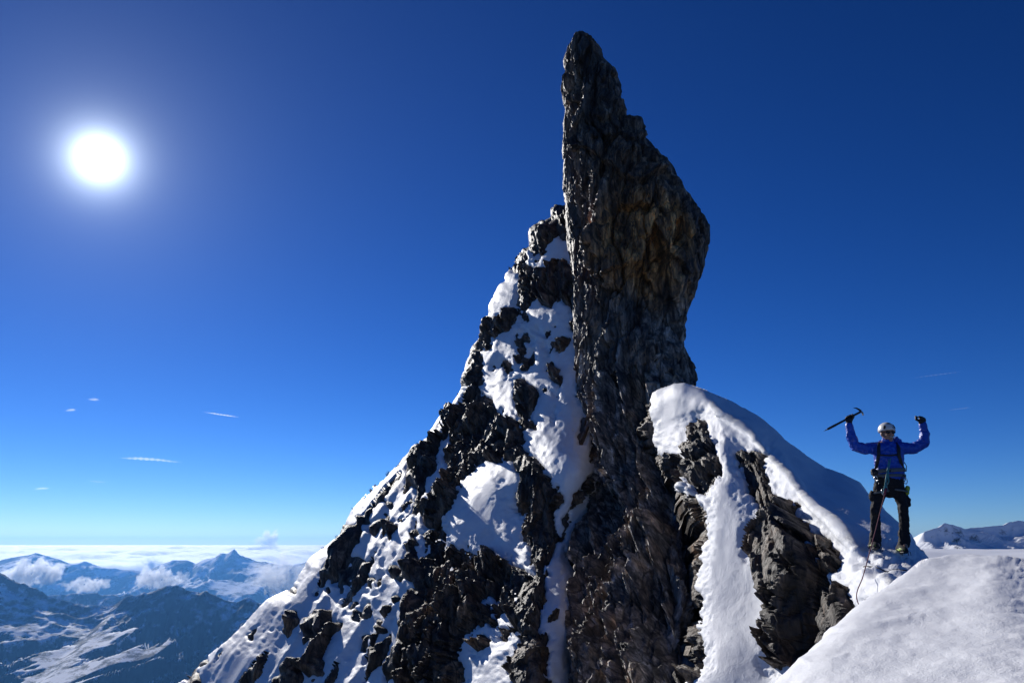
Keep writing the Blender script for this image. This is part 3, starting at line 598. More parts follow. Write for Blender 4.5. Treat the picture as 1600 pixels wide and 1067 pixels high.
RIGHT_P = [(900,870),(1300,862),(1400,858),(1423,851),(1438,831),(1450,827),(1461,824),(1472,817),(1485,820),(1501,826),(1523,824),(1536,823),(1560,820),(1577,814),(1590,813),(1600,817),(1650,822),(1750,812),(1900,830),(2300,850)]
far_range('glacier_ridge', RIGHT_P, 2600, 190, 900, -38, M_FAR3, nx=420, ny=150, spur=.30, seed=1300, u_ext=(1250, 2300), power=.9, fs=.35)
# snowfield before that ridge
u = np.linspace(1150, 2600, 140); ys = np.linspace(60, 2700, 90)
Ug, Yg = np.meshgrid(u, ys); Xg = (Ug - 800) / F * Yg
zg = -3 - 20 * sst(60, 900, Yg) + 8 * fbm(np.stack([Xg / 300, Yg / 300, 0 * Xg], -1), 4, 1400) * sst(200, 1200, Yg) - 120 * sst(1420, 1150, Ug)
idx = np.arange(zg.size).reshape(zg.shape); Fc = np.stack([idx[:-1, :-1], idx[:-1, 1:], idx[1:, 1:], idx[1:, :-1]], -1).reshape(-1, 4)
tag(mesh_obj('glacier', np.stack([Xg, Yg, zg], -1).reshape(-1, 3), Fc, M_CREST), kind='structure')
# valley ground out to the horizon
gx = np.array([-44500, -30000, -20000, -8000, 0, 8000, 20000, 30000, 44500]); gy = np.array([-19500, -8000, -3000, 0, 6000, 12000, 18000, 24600])
Xg, Yg = np.meshgrid(gx, gy); idx = np.arange(Xg.size).reshape(Xg.shape); Fc = np.stack([idx[:-1, :-1], idx[:-1, 1:], idx[1:, 1:], idx[1:, :-1]], -1).reshape(-1, 4)
tag(mesh_obj('ground', np.stack([Xg, Yg, 0 * Xg - 1700.0], -1).reshape(-1, 3), Fc, simple('valley_floor', (.05, .06, .045), .9, nscale=.0004)), kind='structure')
# sea of clouds filling the lowlands behind the ranges
u = np.linspace(-1600, 2400, 620); yy = 25500 * (400000 / 25500) ** np.linspace(0, 1, 220)
Ug, Yg = np.meshgrid(u, yy); Xg = (Ug - 800) / F * Yg
q = np.stack([Xg / 5200, Yg / 9000, 0 * Xg], -1)
bl = np.abs(fbm(q, 5, 1500, .55)); zg = -900 + 420 * bl * sst(400000, 60000, Yg) - 1e-9
twr = sst(.55, 1.0, fbm(q * np.array([.35, .3, 1]), 3, 1520)); zg = zg + 500 * twr * np.abs(fbm(q * 1.7, 4, 1530)) * sst(160000, 60000, Yg)
idx = np.arange(zg.size).reshape(zg.shape); Fc = np.stack([idx[:-1, :-1], idx[:-1, 1:], idx[1:, 1:], idx[1:, :-1]], -1).reshape(-1, 4)
V, Fc = skirt(np.stack([Xg, Yg, zg], -1).reshape(-1, 3), Fc, [(0, 0, -600)])
n0 = zg.size; cnr = [idx[0, 0], idx[0, -1], idx[-1, -1], idx[-1, 0]]
mcl = bpy.data.materials.new('cloud_vapour'); mcl.use_nodes = True; t = mcl.node_tree; t.nodes.clear()
oo = N(t, 'ShaderNodeOutputMaterial'); vsn = N(t, 'ShaderNodeVolumeScatter'); t.links.new(vsn.outputs[0], oo.inputs['Volume'])
vsn.inputs['Color'].default_value = (.97, .98, 1, 1); vsn.inputs['Density'].default_value = .0025; vsn.inputs['Anisotropy'].default_value = .74
bot = V[cnr] - np.array([0, 0, 0]); bot[:, 2] = zg.min() - 1e3
o = mesh_obj('cloud_sea', V, Fc, mcl); bmc = bmesh.new(); bmc.from_mesh(o.data)
bmesh.ops.holes_fill(bmc, edges=[e for e in bmc.edges if e.is_boundary], sides=0); bmesh.ops.recalc_face_normals(bmc, faces=bmc.faces[:]); bmc.to_mesh(o.data); bmc.free()
tag(o, kind='stuff', label='sea of white clouds filling the lowlands out to the horizon', cat='clouds')
# haze
hb = [(-45000, -20000, -1702), (45000, -20000, -1702), (45000, 24800, -1702), (-45000, 24800, -1702)]
V = np.array(hb + [(x, y, 170) for x, y, z in hb], float)
mh = bpy.data.materials.new('alpine_haze'); mh.use_nodes = True; t = mh.node_tree; t.nodes.clear()
oo = N(t, 'ShaderNodeOutputMaterial'); pvv = N(t, 'ShaderNodeVolumePrincipled'); t.links.new(pvv.outputs[0], oo.inputs['Volume'])
pvv.inputs['Color'].default_value = (.13, .42, 1, 1); pvv.inputs['Density'].default_value = 2.6e-5; pvv.inputs['Anisotropy'].default_value = .5
o = mesh_obj('haze', V, np.array([(3, 2, 1, 0), (4, 5, 6, 7), (0, 1, 5, 4), (1, 2, 6, 5), (2, 3, 7, 6), (3, 0, 4, 7)]), mh, smooth=False); tag(o, kind='stuff')

# clouds among the far ranges, thin cirrus and vapour trails
def vapour(name, dens, g=.5):
    m = bpy.data.materials.new(name); m.use_nodes = True; t = m.node_tree; t.nodes.clear()
    oo = N(t, 'ShaderNodeOutputMaterial'); v = N(t, 'ShaderNodeVolumeScatter'); t.links.new(v.outputs[0], oo.inputs['Volume'])
    v.inputs['Color'].default_value = (.98, .985, 1, 1); v.inputs['Density'].default_value = dens; v.inputs['Anisotropy'].default_value = g; return m
M_CUM = vapour('cumulus_vapour', .006, .78); M_WISP = vapour('thin_vapour', .0028); M_CIR = vapour('ice_vapour', .0016, .6); M_TRAIL = vapour('trail_vapour', .006, .6)
def cloud(name, px, py, w, h, Y, n, mat, label, seed, cat='cloud', group=None, slant=0.0, rough=.30):
    rnd = random.Random(seed); k = Y / 1.04 / F; bm = bmesh.new(); c0 = atv(px, py, Y)
    for i in range(n):
        t = rnd.uniform(-1, 1); e = math.sqrt(max(.05, 1 - t * t)); r = h * .5 * k * rnd.uniform(.45, 1.0) * (.35 + .65 * e)
        p = c0 + Vector((t * w * .5 * k, rnd.uniform(-.6, .6) * h * k, (rnd.uniform(-.35, .45) * h * e * .6 + slant * t * w * .5) * k))
        bmesh.ops.create_icosphere(bm, subdivisions=3, radius=1, matrix=Matrix.Translation(p) @ Matrix.Diagonal((r * 1.25, r * 1.2, r, 1)))
    me = bpy.data.meshes.new(name); bm.to_mesh(me); bm.free(); o = bpy.data.objects.new(name, me); COL.objects.link(o)
    m = o.modifiers.new('r', 'REMESH'); m.mode = 'VOXEL'; m.voxel_size = max(h * k / 26, w * k / 160)
    bpy.context.view_layer.update(); m2 = bpy.data.meshes.new_from_object(o.evaluated_get(bpy.context.evaluated_depsgraph_get())); o.modifiers.clear(); o.data = m2
    nv = len(m2.vertices); co = np.zeros(nv * 3, np.float32); m2.vertices.foreach_get('co', co); no = np.zeros(nv * 3, np.float32); m2.vertices.foreach_get('normal', no)
    co = co.reshape(-1, 3).astype(float); d = fbm((co - np.array(c0)) / (h * k) * 3.2, 4, seed, .6) * h * k * rough
    m2.vertices.foreach_set('co', (co + no.reshape(-1, 3) * d[:, None]).astype(np.float32).ravel()); m2.materials.clear(); m2.materials.append(mat)
    return tag(o, label, cat, group)
VG = 'clouds drifting between the far ranges'
cloud('cloud', 52, 896, 78, 34, 13000, 16, M_CUM, 'big puffy white cloud below the rounded far peak', 1, group=VG)
cloud('cloud', 128, 914, 66, 18, 12500, 12, M_CUM, 'low flat white cloud beside the big puffy one, over the near ridge', 2, group=VG)
cloud('cloud', 240, 908, 64, 26, 13000, 14, M_CUM, 'white cloud floating alone between the two far peaks', 3, group=VG)
cloud('cloud', 136, 886, 16, 8, 14500, 5, M_WISP, 'tiny pale cloud on the slope right of the rounded far peak', 4, group=VG)
cloud('cloud', 434, 905, 30, 42, 13500, 10, M_WISP, 'tall thin veil of mist beside the broad snow slope', 5, group=VG, rough=.5)
cloud('cloud', 286, 903, 12, 16, 14000, 4, M_WISP, 'small upright mist shred right of the lone white cloud', 6, group=VG)
cloud('cloud', 418, 842, 9, 24, 26500, 7, M_WISP, 'upright wisp rising over the cloud sea near the sharp far peak', 7, group='wisps above the cloud sea', rough=.5)
cloud('cloud', 245, 880, 26, 16, 25600, 8, M_CUM, 'grey cloud head standing out of the cloud sea', 8, group='wisps above the cloud sea')
CG = 'thin high clouds'
def trail(x0, y0, x1, y1, Y, r0, r1, mat, label, name='vapour_trail', group='vapour trails', wave=0.0):
    a, b_ = atv(x0, y0, Y), atv(x1, y1, Y); k = Y / F; s_ = []; bm = bmesh.new(); n = 40; rings = []
    for i in range(n + 1):
        t = i / n; p = a.lerp(b_, t) + Vector((0, 0, wave * k * math.sin(t * 4.2 + x0))); r = (r0 + (r1 - r0) * t) * k * (1 + .35 * math.sin(i * 1.9)) * max(.02, math.sin(math.pi * min(1, t * 2.2) / 2)) ** 1.3 * max(.02, math.sin(math.pi * min(1, (1 - t) * 3) / 2))
        rings.append([bm.verts.new(p + Vector((0, math.cos(q) * r, math.sin(q) * r))) for q in [2 * math.pi * w_ / 8 for w_ in range(8)]])
    for A, B in zip(rings[:-1], rings[1:]):
        for q in range(8): bm.faces.new((A[q], A[(q + 1) % 8], B[(q + 1) % 8], B[q]))
    bm.faces.new(rings[0]); bm.faces.new(rings[-1]); bmesh.ops.recalc_face_normals(bm, faces=bm.faces[:])
    me = bpy.data.meshes.new('vapour_trail'); bm.to_mesh(me); bm.free(); me.materials.append(mat)
    me.name = name; o = bpy.data.objects.new(name, me); COL.objects.link(o); tag(o, label, name.replace('_', ' '), group)
trail(314, 643, 375, 652, 40000, .9, .9, M_TRAIL, 'short crisp white aircraft trail left of the rocky peak')
trail(1415, 592, 1506, 580, 40000, .9, .8, M_CIR, 'long faint aircraft trail above the raised fist of the climber')
trail(1478, 641, 1520, 636, 40000, 1.0, 1.0, M_CIR, 'short faint aircraft trail right of the raised fist')
trail(182, 715, 290, 722, 40000, 3.0, 1.0, M_CIR, 'longest thin white cloud streak low in the sky', 'cirrus', CG, 1.2)
trail(50, 765, 78, 762, 40000, 1.6, 1.6, M_CIR, 'short bright cloud streak lowest above the rounded far peak', 'cirrus', CG, .5)
trail(136, 623, 156, 625, 40000, 1.6, 1.8, M_CIR, 'tiny faint cloud fleck, upper of the close pair under the sun', 'cirrus', CG, .5)
trail(100, 642, 119, 640, 40000, 1.2, 2.0, M_CIR, 'tiny faint cloud fleck, lower of the close pair under the sun', 'cirrus', CG, .5)
trail(134, 751, 168, 753, 40000, 1.0, .8, M_CIR, 'faint short cloud streak between the longest and the lowest one', 'cirrus', CG, .4)

# ================================================================== the climber
YC = 10.8
def J(px, py, dy=0.0): return atv(px, py, YC + dy)
def surf(px, py, lift=0.0):
    d = (FR.U - px) ** 2 + (FR.V - py) ** 2; i = np.unravel_index(np.argmin(d), d.shape)
    p = FR.P[i] + FR.n[i] * (DR_snow[i] + lift); return Vector([float(c) for c in p])
class Solid:
    def __init__(s): s.bm = bmesh.new()
    def tube(s, pts, rad, seg=14, up=Vector((0, 1, 0)), cap=True):
        """elliptical sweep; rad = list of r or (r_side, r_front)"""
        pts = [Vector(p) for p in pts]; rings = []; n = len(pts)
        rad = [r if isinstance(r, tuple) else (r, r) for r in rad]
        P2, R2 = list(pts), list(rad)
        if cap:
            for end in (0, 1):
                i, j = (0, 1) if end == 0 else (-1, -2)
                d = (pts[i] - pts[j]).normalized(); r = rad[i]; m = min(r)
                ext = [(pts[i] + d * m * math.sin(a), (r[0] * math.cos(a), r[1] * math.cos(a))) for a in (.6, 1.1, 1.45)]
                if end == 0: P2 = [e[0] for e in reversed(ext)] + P2; R2 = [e[1] for e in reversed(ext)] + R2
                else: P2 += [e[0] for e in ext]; R2 += [e[1] for e in ext]
        for k, p in enumerate(P2):
            d = (P2[min(k + 1, len(P2) - 1)] - P2[max(k - 1, 0)]).normalized()
            a = d.cross(up)
            if a.length < 1e-3: a = d.cross(Vector((1, 0, 0)))
            a.normalize(); b = a.cross(d).normalized()
            rings.append([s.bm.verts.new(p + a * R2[k][0] * math.cos(t) + b * R2[k][1] * math.sin(t)) for t in [2 * math.pi * q / seg for q in range(seg)]])
        for r0, r1 in zip(rings[:-1], rings[1:]):
            for q in range(seg): s.bm.faces.new((r0[q], r0[(q + 1) % seg], r1[(q + 1) % seg], r1[q]))
        s.bm.faces.new(rings[0][::-1]); s.bm.faces.new(rings[-1]); return s
    def ball(s, c, r, rot=None, seg=16):
        m = Matrix.Translation(Vector(c)) @ (rot.to_matrix().to_4x4() if rot else Matrix.Identity(4)) @ Matrix.Diagonal((*(r if isinstance(r, tuple) else (r, r, r)), 1))
        bmesh.ops.create_uvsphere(s.bm, u_segments=seg, v_segments=seg // 2 + 2, radius=1, matrix=m); return s
    def box(s, c, size, rot=None, bev=.2):
        m = Matrix.Translation(Vector(c)) @ (rot.to_matrix().to_4x4() if rot else Matrix.Identity(4)) @ Matrix.Diagonal((*size, 1))
        g = bmesh.ops.create_cube(s.bm, size=1, matrix=m)
        es = list({e for v in g['verts'] for e in v.link_edges})
        if bev: bmesh.ops.bevel(s.bm, geom=es, offset=min(size) * bev, segments=2, affect='EDGES', profile=.5)
        return s
    def done(s, name, mat, parent=None, voxel=0, smooth=True, wrinkle=None):
        bmesh.ops.recalc_face_normals(s.bm, faces=s.bm.faces[:])
        me = bpy.data.meshes.new(name); s.bm.to_mesh(me); s.bm.free()
        o = bpy.data.objects.new(name, me); COL.objects.link(o)
        if voxel:
            r = o.modifiers.new('r', 'REMESH'); r.mode = 'VOXEL'; r.voxel_size = voxel
            sm = o.modifiers.new('s', 'SMOOTH'); sm.iterations = 4; sm.factor = .5
            bpy.context.view_layer.update(); dg = bpy.context.evaluated_depsgraph_get()
            m2 = bpy.data.meshes.new_from_object(o.evaluated_get(dg)); o.modifiers.clear(); o.data = m2; m2.name = name; me = m2
        if wrinkle:
            n = len(me.vertices); co = np.zeros(n * 3, np.float32); me.vertices.foreach_get('co', co); no = np.zeros(n * 3, np.float32); me.vertices.foreach_get('normal', no)
            co = co.reshape(-1, 3).astype(float); no = no.reshape(-1, 3)
            d = wrinkle * (ridged(co * np.array([17, 17, 26]), 3, 77) - .6); me.vertices.foreach_set('co', (co + no * d[:, None]).astype(np.float32).ravel())
        me.materials.clear(); me.materials.append(mat)
        me.polygons.foreach_set('use_smooth', np.full(len(me.polygons), smooth))
        if parent: o.parent = parent
        return o
M_SKIN = simple('tanned_skin', (.42, .23, .15), .5, nscale=30, namp=.12)
M_JACK = simple('blue_shell_fabric', (.008, .065, .47), .42, nscale=40, namp=.25, bmp=.004)
M_PANT = simple('black_trouser_fabric', (.007, .0065, .009), .85, nscale=45, namp=.4, bmp=.002)
M_BLK = simple('black_webbing', (.014, .014, .017), .6, nscale=60, namp=.3)
M_GREY = simple('grey_webbing', (.10, .12, .13), .6, nscale=60, namp=.3)
M_GLOVE = simple('black_glove_leather', (.012, .011, .012), .55, nscale=50, namp=.3, bmp=.003)
M_HELM = simple('white_helmet_shell', (.72, .71, .68), .35, nscale=14, namp=.08)
M_LENS = simple('dark_lens', (.01, .01, .012), .08, nscale=8, namp=.2)
M_TEAL = simple('teal_cord', (.05, .28, .30), .6, nscale=90, namp=.4)
M_RED = simple('wine_red_rope', (.16, .02, .05), .7, nscale=140, namp=.6)
M_GRN = simple('lime_green_trim', (.30, .42, .04), .5, nscale=60, namp=.4)
M_MET = simple('brushed_metal', (.55, .56, .58), .32, 1.0, nscale=80, namp=.15)
M_DMET = simple('dark_anodised_metal', (.02, .02, .025), .35, .6, nscale=80, namp=.3)
M_TEETH = simple('teeth_white', (.75, .72, .66), .4, nscale=50, namp=.05)

person = bpy.data.objects.new('person', None); COL.objects.link(person)
footL, footR = surf(1367, 860), surf(1410, 866)
person.location = (0, 0, 0)
tag(person, 'climber in blue jacket and white helmet raising both arms on the snow crest', 'person')

# body: one continuous figure under the clothes
hc = J(1386.5, 677)                                  # middle of the head
b = Solid()
b.ball(hc + Vector((0, .015, .012)), (.076, .098, .108)); b.ball(hc + Vector((0, -.022, -.062)), (.056, .068, .058))   # skull, jaw
b.ball(hc + Vector((0, -.078, -.107)), (.024, .022, .02))                                                          # chin
b.tube([hc + Vector((0, -.092, .018)), hc + Vector((0, -.108, -.022)), hc + Vector((0, -.113, -.034))], [.010, .014, .017], 10)   # nose
for sx in (-1, 1):
    b.ball(hc + Vector((sx * .079, .012, -.012)), (.012, .022, .034))                                                  # ear
    b.ball(hc + Vector((sx * .038, -.074, -.03)), (.024, .02, .02))                                                    # cheek
b.ball(hc + Vector((0, -.088, .032)), (.055, .02, .014))                                                               # brow
b.tube([hc + Vector((-.022, -.09, -.066)), hc + Vector((0, -.096, -.07)), hc + Vector((.022, -.09, -.066))], [.006, .008, .006], 8)  # lower lip
b.tube([hc + Vector((0, .02, -.06)), J(1387, 698, .02)], [.058, .066])
b.tube([J(1387, 697), J(1388, 708), J(1389, 725), J(1389, 740), J(1389, 755)], [(.15, .085), (.175, .105), (.155, .10), (.15, .10), (.155, .10)], 20)
ARM_L = [J(1371, 700), J(1352, 701, -.02), J(1336, 697, -.05), J(1330, 682, -.05), J(1327, 666, -.05)]
ARM_R = [J(1408, 700), J(1428, 700, -.02), J(1444, 691, -.05), J(1445, 677, -.05), J(1442, 664, -.05)]
for A in (ARM_L, ARM_R): b.tube(A, [.055, .048, .042, .038, .03])
LEG_L = [J(1378, 757), J(1372, 778, -.02), J(1367.5, 798, -.03), J(1368, 822, .0), J(1367.5, 850, .02)]
LEG_R = [J(1400, 757), J(1406, 775, -.02), J(1410.5, 790, -.03), J(1413, 815, .0), J(1412.5, 848, .02)]
for L in (LEG_L, LEG_R): b.tube(L, [.085, .068, .052, .048, .040])
for L, ft in ((LEG_L, footL), (LEG_R, footR)): b.tube([L[-1], ft + Vector((0, -.1, .05))], [.04, .032])
# palms and fingers (inside the gloves)
AX0, AX1 = J(1290, 672, -.05), J(1345, 643.2, -.05)
axd = (AX1 - AX0).normalized()
gripc = AX0 + (AX1 - AX0) * .665
def fingers(S, c, axis, palm_dir, rf, k=1.0, seg=8, base=.030):
    if base < .025: S.ball(c, .026 * k)
    """four unequal fingers curled round an axis, the palm behind it, and the thumb from the side of the palm"""
    axis = axis.normalized(); side = palm_dir.normalized(); fr = axis.cross(side).normalized()
    for i, ln in enumerate((.92, 1.0, .95, .8)):
        o = c + axis * ((i - 1.5) * .0215 * k)
        pts = [o + (side * math.cos(a) + fr * math.sin(a)) * base * k * ln for a in (.35, 1.1, 2.0, 2.9, 3.7)]
        S.tube(pts, [rf * k, rf * k, rf * .95 * k, rf * .9 * k, rf * .8 * k], seg)
    th = [c + side * .034 * k + axis * .042 * k, c + side * .012 * k - fr * .030 * k + axis * .050 * k, c - side * .020 * k - fr * .034 * k + axis * .034 * k]
    S.tube(th, [rf * 1.15 * k, rf * 1.1 * k, rf * .9 * k], seg)
palmL = (ARM_L[-1] - gripc).normalized()
FISTC = J(1439.5, 654.5, -.07); palmR = (ARM_R[-1] - FISTC).normalized()
axR = Vector((-.85, -.5, .15)).normalized()
def hand(S, c, axis, palm, wrist, rf, k, base=.030):
    S.tube([wrist, c + palm * .045], [.028 * k, (.040 * k, .026 * k)], 12)
    S.box(c + palm * .036, (.085 * k, .045 * k, .05 * k), axis.to_track_quat('X', 'Z'), .35)
    fingers(S, c, axis, palm, rf, k, base=base)
hand(b, gripc, axd, palmL, ARM_L[-1], .0085, 1.0); hand(b, FISTC, axR, palmR, ARM_R[-1], .0085, 1.0, .022)
b.done('body', M_SKIN, person, voxel=.007)

j = Solid()
j.tube([J(1389.5, 744), J(1389.5, 738), J(1389, 728), J(1388.5, 716), J(1388, 706), J(1387.5, 699), J(1387, 694.5), J(1387, 691.5, .01)],
       [(.205, .145), (.20, .14), (.192, .138), (.20, .142), (.205, .135), (.165, .115), (.10, .095), (.085, .085)], 22)
j.tube(ARM_L, [.082, .078, .076, .066, .050]); j.tube(ARM_R, [.082, .078, .076, .066, .050])
j.tube([J(1370, 700), J(1389, 699), J(1409, 700)], [(.08, .10), (.08, .11), (.08, .10)])
j.tube([J(1376, 694, .02), J(1387, 697, -.09), J(1398, 693, .0)], [.030, .034, .032])
jk = j.done('jacket', M_JACK, person, voxel=.010, wrinkle=.0085)
h = Solid(); h.tube([J(1396, 692, .05), J(1401, 686.5, .04), J(1404, 690, .06), J(1405, 696, .06)], [.03, .052, .05, .035]); h.tube([J(1376, 693, .08), J(1388, 691, .13), J(1400, 692, .09)], [.045, .05, .05])
h.done('hood', M_JACK, jk, voxel=.010, wrinkle=.008)
for A in (ARM_L, ARM_R):
    c = Solid(); d = (A[-1] - A[-2]).normalized(); c.tube([A[-1] - d * .03, A[-1] + d * .012], [.054, .052], 14); c.done('cuff', M_JACK, jk)
tr = Solid()
tr.tube([J(1389.5, 738), J(1389.5, 748), J(1389, 758), J(1389, 766)], [(.185, .13), (.195, .135), (.19, .13), (.13, .10)], 20)
for L in (LEG_L, LEG_R): tr.tube(L[:4] + [L[4] - Vector((0, 0, 0))], [.102, .080, .066, .064, .064], 16)
tr.ball(J(1418, 783, -.01), (.04, .06, .085)); tr.ball(J(1362, 775, -.01), (.035, .06, .08)); tr.ball(J(1412, 792, -.07), (.06, .05, .07)); tr.ball(J(1367, 799, -.07), (.06, .05, .07))
trs = tr.done('trousers', M_PANT, person, voxel=.010, wrinkle=.006)
for L in (LEG_L, LEG_R):
    g = Solid(); a, c2 = L[3], L[4]; g.tube([a.lerp(c2, .35), a.lerp(c2, .7), c2], [.069, .075, .076], 16); g.done('gaiter', M_PANT, trs, voxel=.010, wrinkle=.008)
for L, ft, tx in ((LEG_L, footL, -.05), (LEG_R, footR, -.035)):
    bt = Solid(); up = Vector((0, 0, 1))
    bt.tube([L[-1] + Vector((0, 0, .03)), L[-1].lerp(ft + up * .09, .6), ft + Vector((0, .05, .06))], [(.062, .066), (.060, .068), (.052, .06)], 14)
    bt.tube([ft + Vector((.01, .10, .055)), ft + Vector((0, 0, .062)), ft + Vector((tx, -.13, .045)), ft + Vector((tx * 1.25, -.18, .038))], [(.046, .05), (.052, .056), (.050, .042), (.040, .032)], 14, up=up)
    bo = bt.done('boot', M_PANT, person, voxel=.008)
    so = Solid(); so.tube([ft + Vector((.01, .12, .012)), ft + Vector((0, 0, .012)), ft + Vector((tx, -.14, .012)), ft + Vector((tx * 1.3, -.20, .015))], [(.044, .016), (.048, .016), (.052, .016), (.036, .014)], 12, up=up); so.done('sole', M_BLK, bo)
    ac2 = Solid(); ac2.tube([ft + Vector((-.052, -.02, .05)), ft + Vector((tx - .046, -.11, .05)), ft + Vector((tx * 1.2 - .01, -.195, .045))], [(.008, .024), (.010, .024), (.010, .02)], 10); ac2.done('toe_trim', M_GRN, bo)
    cr = Solid()
    for yy in (-.16, -.08, .06, .1):
        for sx in (-1, 1): cr.tube([ft + Vector((sx * .05 + tx * (-yy * 4 if yy < 0 else 0), yy, .02)), ft + Vector((sx * .058 + tx * (-yy * 4 if yy < 0 else 0), yy, -.03))], [.006, .003], 6)
    cr.tube([ft + Vector((0, .1, .03)), ft + Vector((tx * .5, -.08, .03)), ft + Vector((tx, -.16, .03))], [(.056, .008), (.058, .008), (.054, .008)], 10, up=up); cr.done('crampon', M_DMET, bo)
for nm, c, ax, pm, wr in (('glove', gripc, axd, palmL, ARM_L[-1]), ('glove', FISTC, axR, palmR, ARM_R[-1])):
    g = Solid(); hand(g, c, ax, pm, wr, .0128, 1.15 if c is gripc else 1.3, .030 if c is gripc else .023); g.tube([wr - (c - wr).normalized() * .02, wr + (c - wr) * .35], [.046, .042], 12)
    g.done(nm, M_GLOVE, person, voxel=.0045)
# helmet
he = Solid(); bmesh.ops.create_uvsphere(he.bm, u_segments=28, v_segments=18, radius=1, matrix=Matrix.Translation(hc + Vector((0, .012, .045))) @ Matrix.Diagonal((.108, .132, .112, 1)))
cutz = hc.z + .028
for v in he.bm.verts:
    if v.co.z < cutz - .01 * (v.co.y - hc.y) / .13: v.co.z = cutz - .01 * (v.co.y - hc.y) / .13; v.co.x = hc.x + (v.co.x - hc.x) * 1.03; v.co.y = hc.y + (v.co.y - hc.y) * 1.03
hm = he.done('helmet', M_HELM, person)
for dx, dz, rx, rz in ((-.070, .075, .020, .030), (.068, .085, .022, .034), (-.005, .128, .030, .014), (.035, .066, .012, .008)):
    x_, z_ = dx, dz - .045; yy = -.132 * math.sqrt(max(.02, 1 - (x_ / .108) ** 2 - (z_ / .112) ** 2)) + .012
    n_ = Vector((x_ / .108 ** 2, (yy - .012) / .132 ** 2, z_ / .112 ** 2)).normalized()
    vb = Solid(); vb.ball(hc + Vector((dx, yy, dz)), (rx, rz, .005), n_.to_track_quat('Z', 'Y'), 14); vb.done('vent', M_BLK, hm)
st_ = Solid()
for sx in (-1, 1): st_.tube([hc + Vector((sx * .083, -.01, .03)), hc + Vector((sx * .072, -.035, -.05)), hc + Vector((sx * .03, -.06, -.118)), hc + Vector((0, -.062, -.124))], [.005] * 4, 6)
st_.done('chin_strap', M_BLK, hm)
gl = bpy.data.objects.new('sunglasses', None); COL.objects.link(gl); gl.parent = person
for sx in (-1, 1):
    l = Solid(); l.ball(hc + Vector((sx * .036, -.098, .004)), (.034, .012, .021), None, 16); l.done('lens', M_LENS, gl)
    t_ = Solid(); t_.tube([hc + Vector((sx * .066, -.088, .01)), hc + Vector((sx * .082, -.03, .008)), hc + Vector((sx * .082, .02, .0))], [.004] * 3, 6); t_.done('temple', M_BLK, gl)
br = Solid(); br.tube([hc + Vector((-.012, -.108, .012)), hc + Vector((.012, -.108, .012))], [.005, .005], 6); br.done('bridge', M_BLK, gl)
te = Solid(); te.ball(hc + Vector((0, -.0935, -.0575)), (.017, .006, .004)); te.done('teeth', M_TEETH, person)
# harness with slings and gear
hn = bpy.data.objects.new('harness', None); COL.objects.link(hn); hn.parent = person
def ring_path(c, rx, ry, n=22, tilt=0): return [c + Vector((rx * math.cos(a), ry * math.sin(a), tilt * math.cos(a))) for a in [2 * math.pi * k / n for k in range(n + 1)]]
def strap(pts, wd, th, mat, name, parent, up=Vector((0, 1, 0))):
    s = Solid(); s.tube(pts, [(wd, th)] * len(pts), 8, up=up); return s.done(name, mat, parent)
def hoop(c, rx, ry, half_h, mat, name, parent, tilt=0):
    bm = bmesh.new(); n = 36; rr = []
    for k in range(n):
        a = 2 * math.pi * k / n
        rr.append([bm.verts.new(c + Vector((math.cos(a) * (rx + o), math.sin(a) * (ry + o), z + tilt * math.cos(a)))) for o, z in ((0, -half_h), (.008, -half_h * .9), (.008, half_h * .9), (0, half_h))])
    for k in range(n):
        A, B = rr[k], rr[(k + 1) % n]
        for q in range(4): bm.faces.new((A[q], B[q], B[(q + 1) % 4], A[(q + 1) % 4]))
    s = Solid(); s.bm.free(); s.bm = bm; return s.done(name, mat, parent)
hoop(J(1389.5, 743.5), .212, .150, .020, M_GREY, 'waist_belt', hn)
for L, t2 in ((LEG_L, .02), (LEG_R, -.02)):
    c = L[0].lerp(L[1], .55); hoop(c, .113, .117, .012, M_GREY, 'leg_loop', hn, t2)
strap([J(1385, 742, -.17), J(1384, 756, -.17), J(1383.5, 766, -.15)], .012, .006, M_BLK, 'belay_loop', hn)
for k, (x0, y0, x1, y1, x2, y2, m_) in enumerate(((1391.5, 716, 1388, 738, 1383, 762, M_TEAL), (1389, 718, 1385.5, 740, 1380, 771, M_TEAL), (1386, 744, 1385.5, 754, 1387.5, 768, M_GREY), (1388, 742, 1389, 752, 1384, 762, M_TEAL))):
    s = Solid(); s.tube([J(x0, y0, -.165), J(x1, y1, -.175), J(x2, y2, -.17)], [.0065] * 3, 8); s.done('sling', m_, hn)
for px_, py_, m_ in ((1368.5, 748, M_MET), (1371, 753, M_DMET), (1412, 747, M_DMET), (1415, 751, M_MET), (1380, 768, M_MET)):
    s = Solid(); c = J(px_, py_, -.13); pp = ring_path(Vector((0, 0, 0)), .022, 0, 12); s.tube([c + Vector((p.x, 0, math.sin(2 * math.pi * k / 12) * .042)) for k, p in enumerate(pp)], [.006] * 13, 6, cap=False); s.done('carabiner', m_, hn)
s = Solid(); s.ball(J(1418, 764, -.04), (.030, .035, .06)); s.ball(J(1417, 770, -.05), (.026, .03, .03)); s.done('cord_coil', M_GRN, hn, voxel=.008, wrinkle=.01)
s = Solid(); s.ball(J(1366, 738, -.10), (.045, .05, .055)); s.done('gear_pouch', M_BLK, hn, voxel=.009, wrinkle=.008)

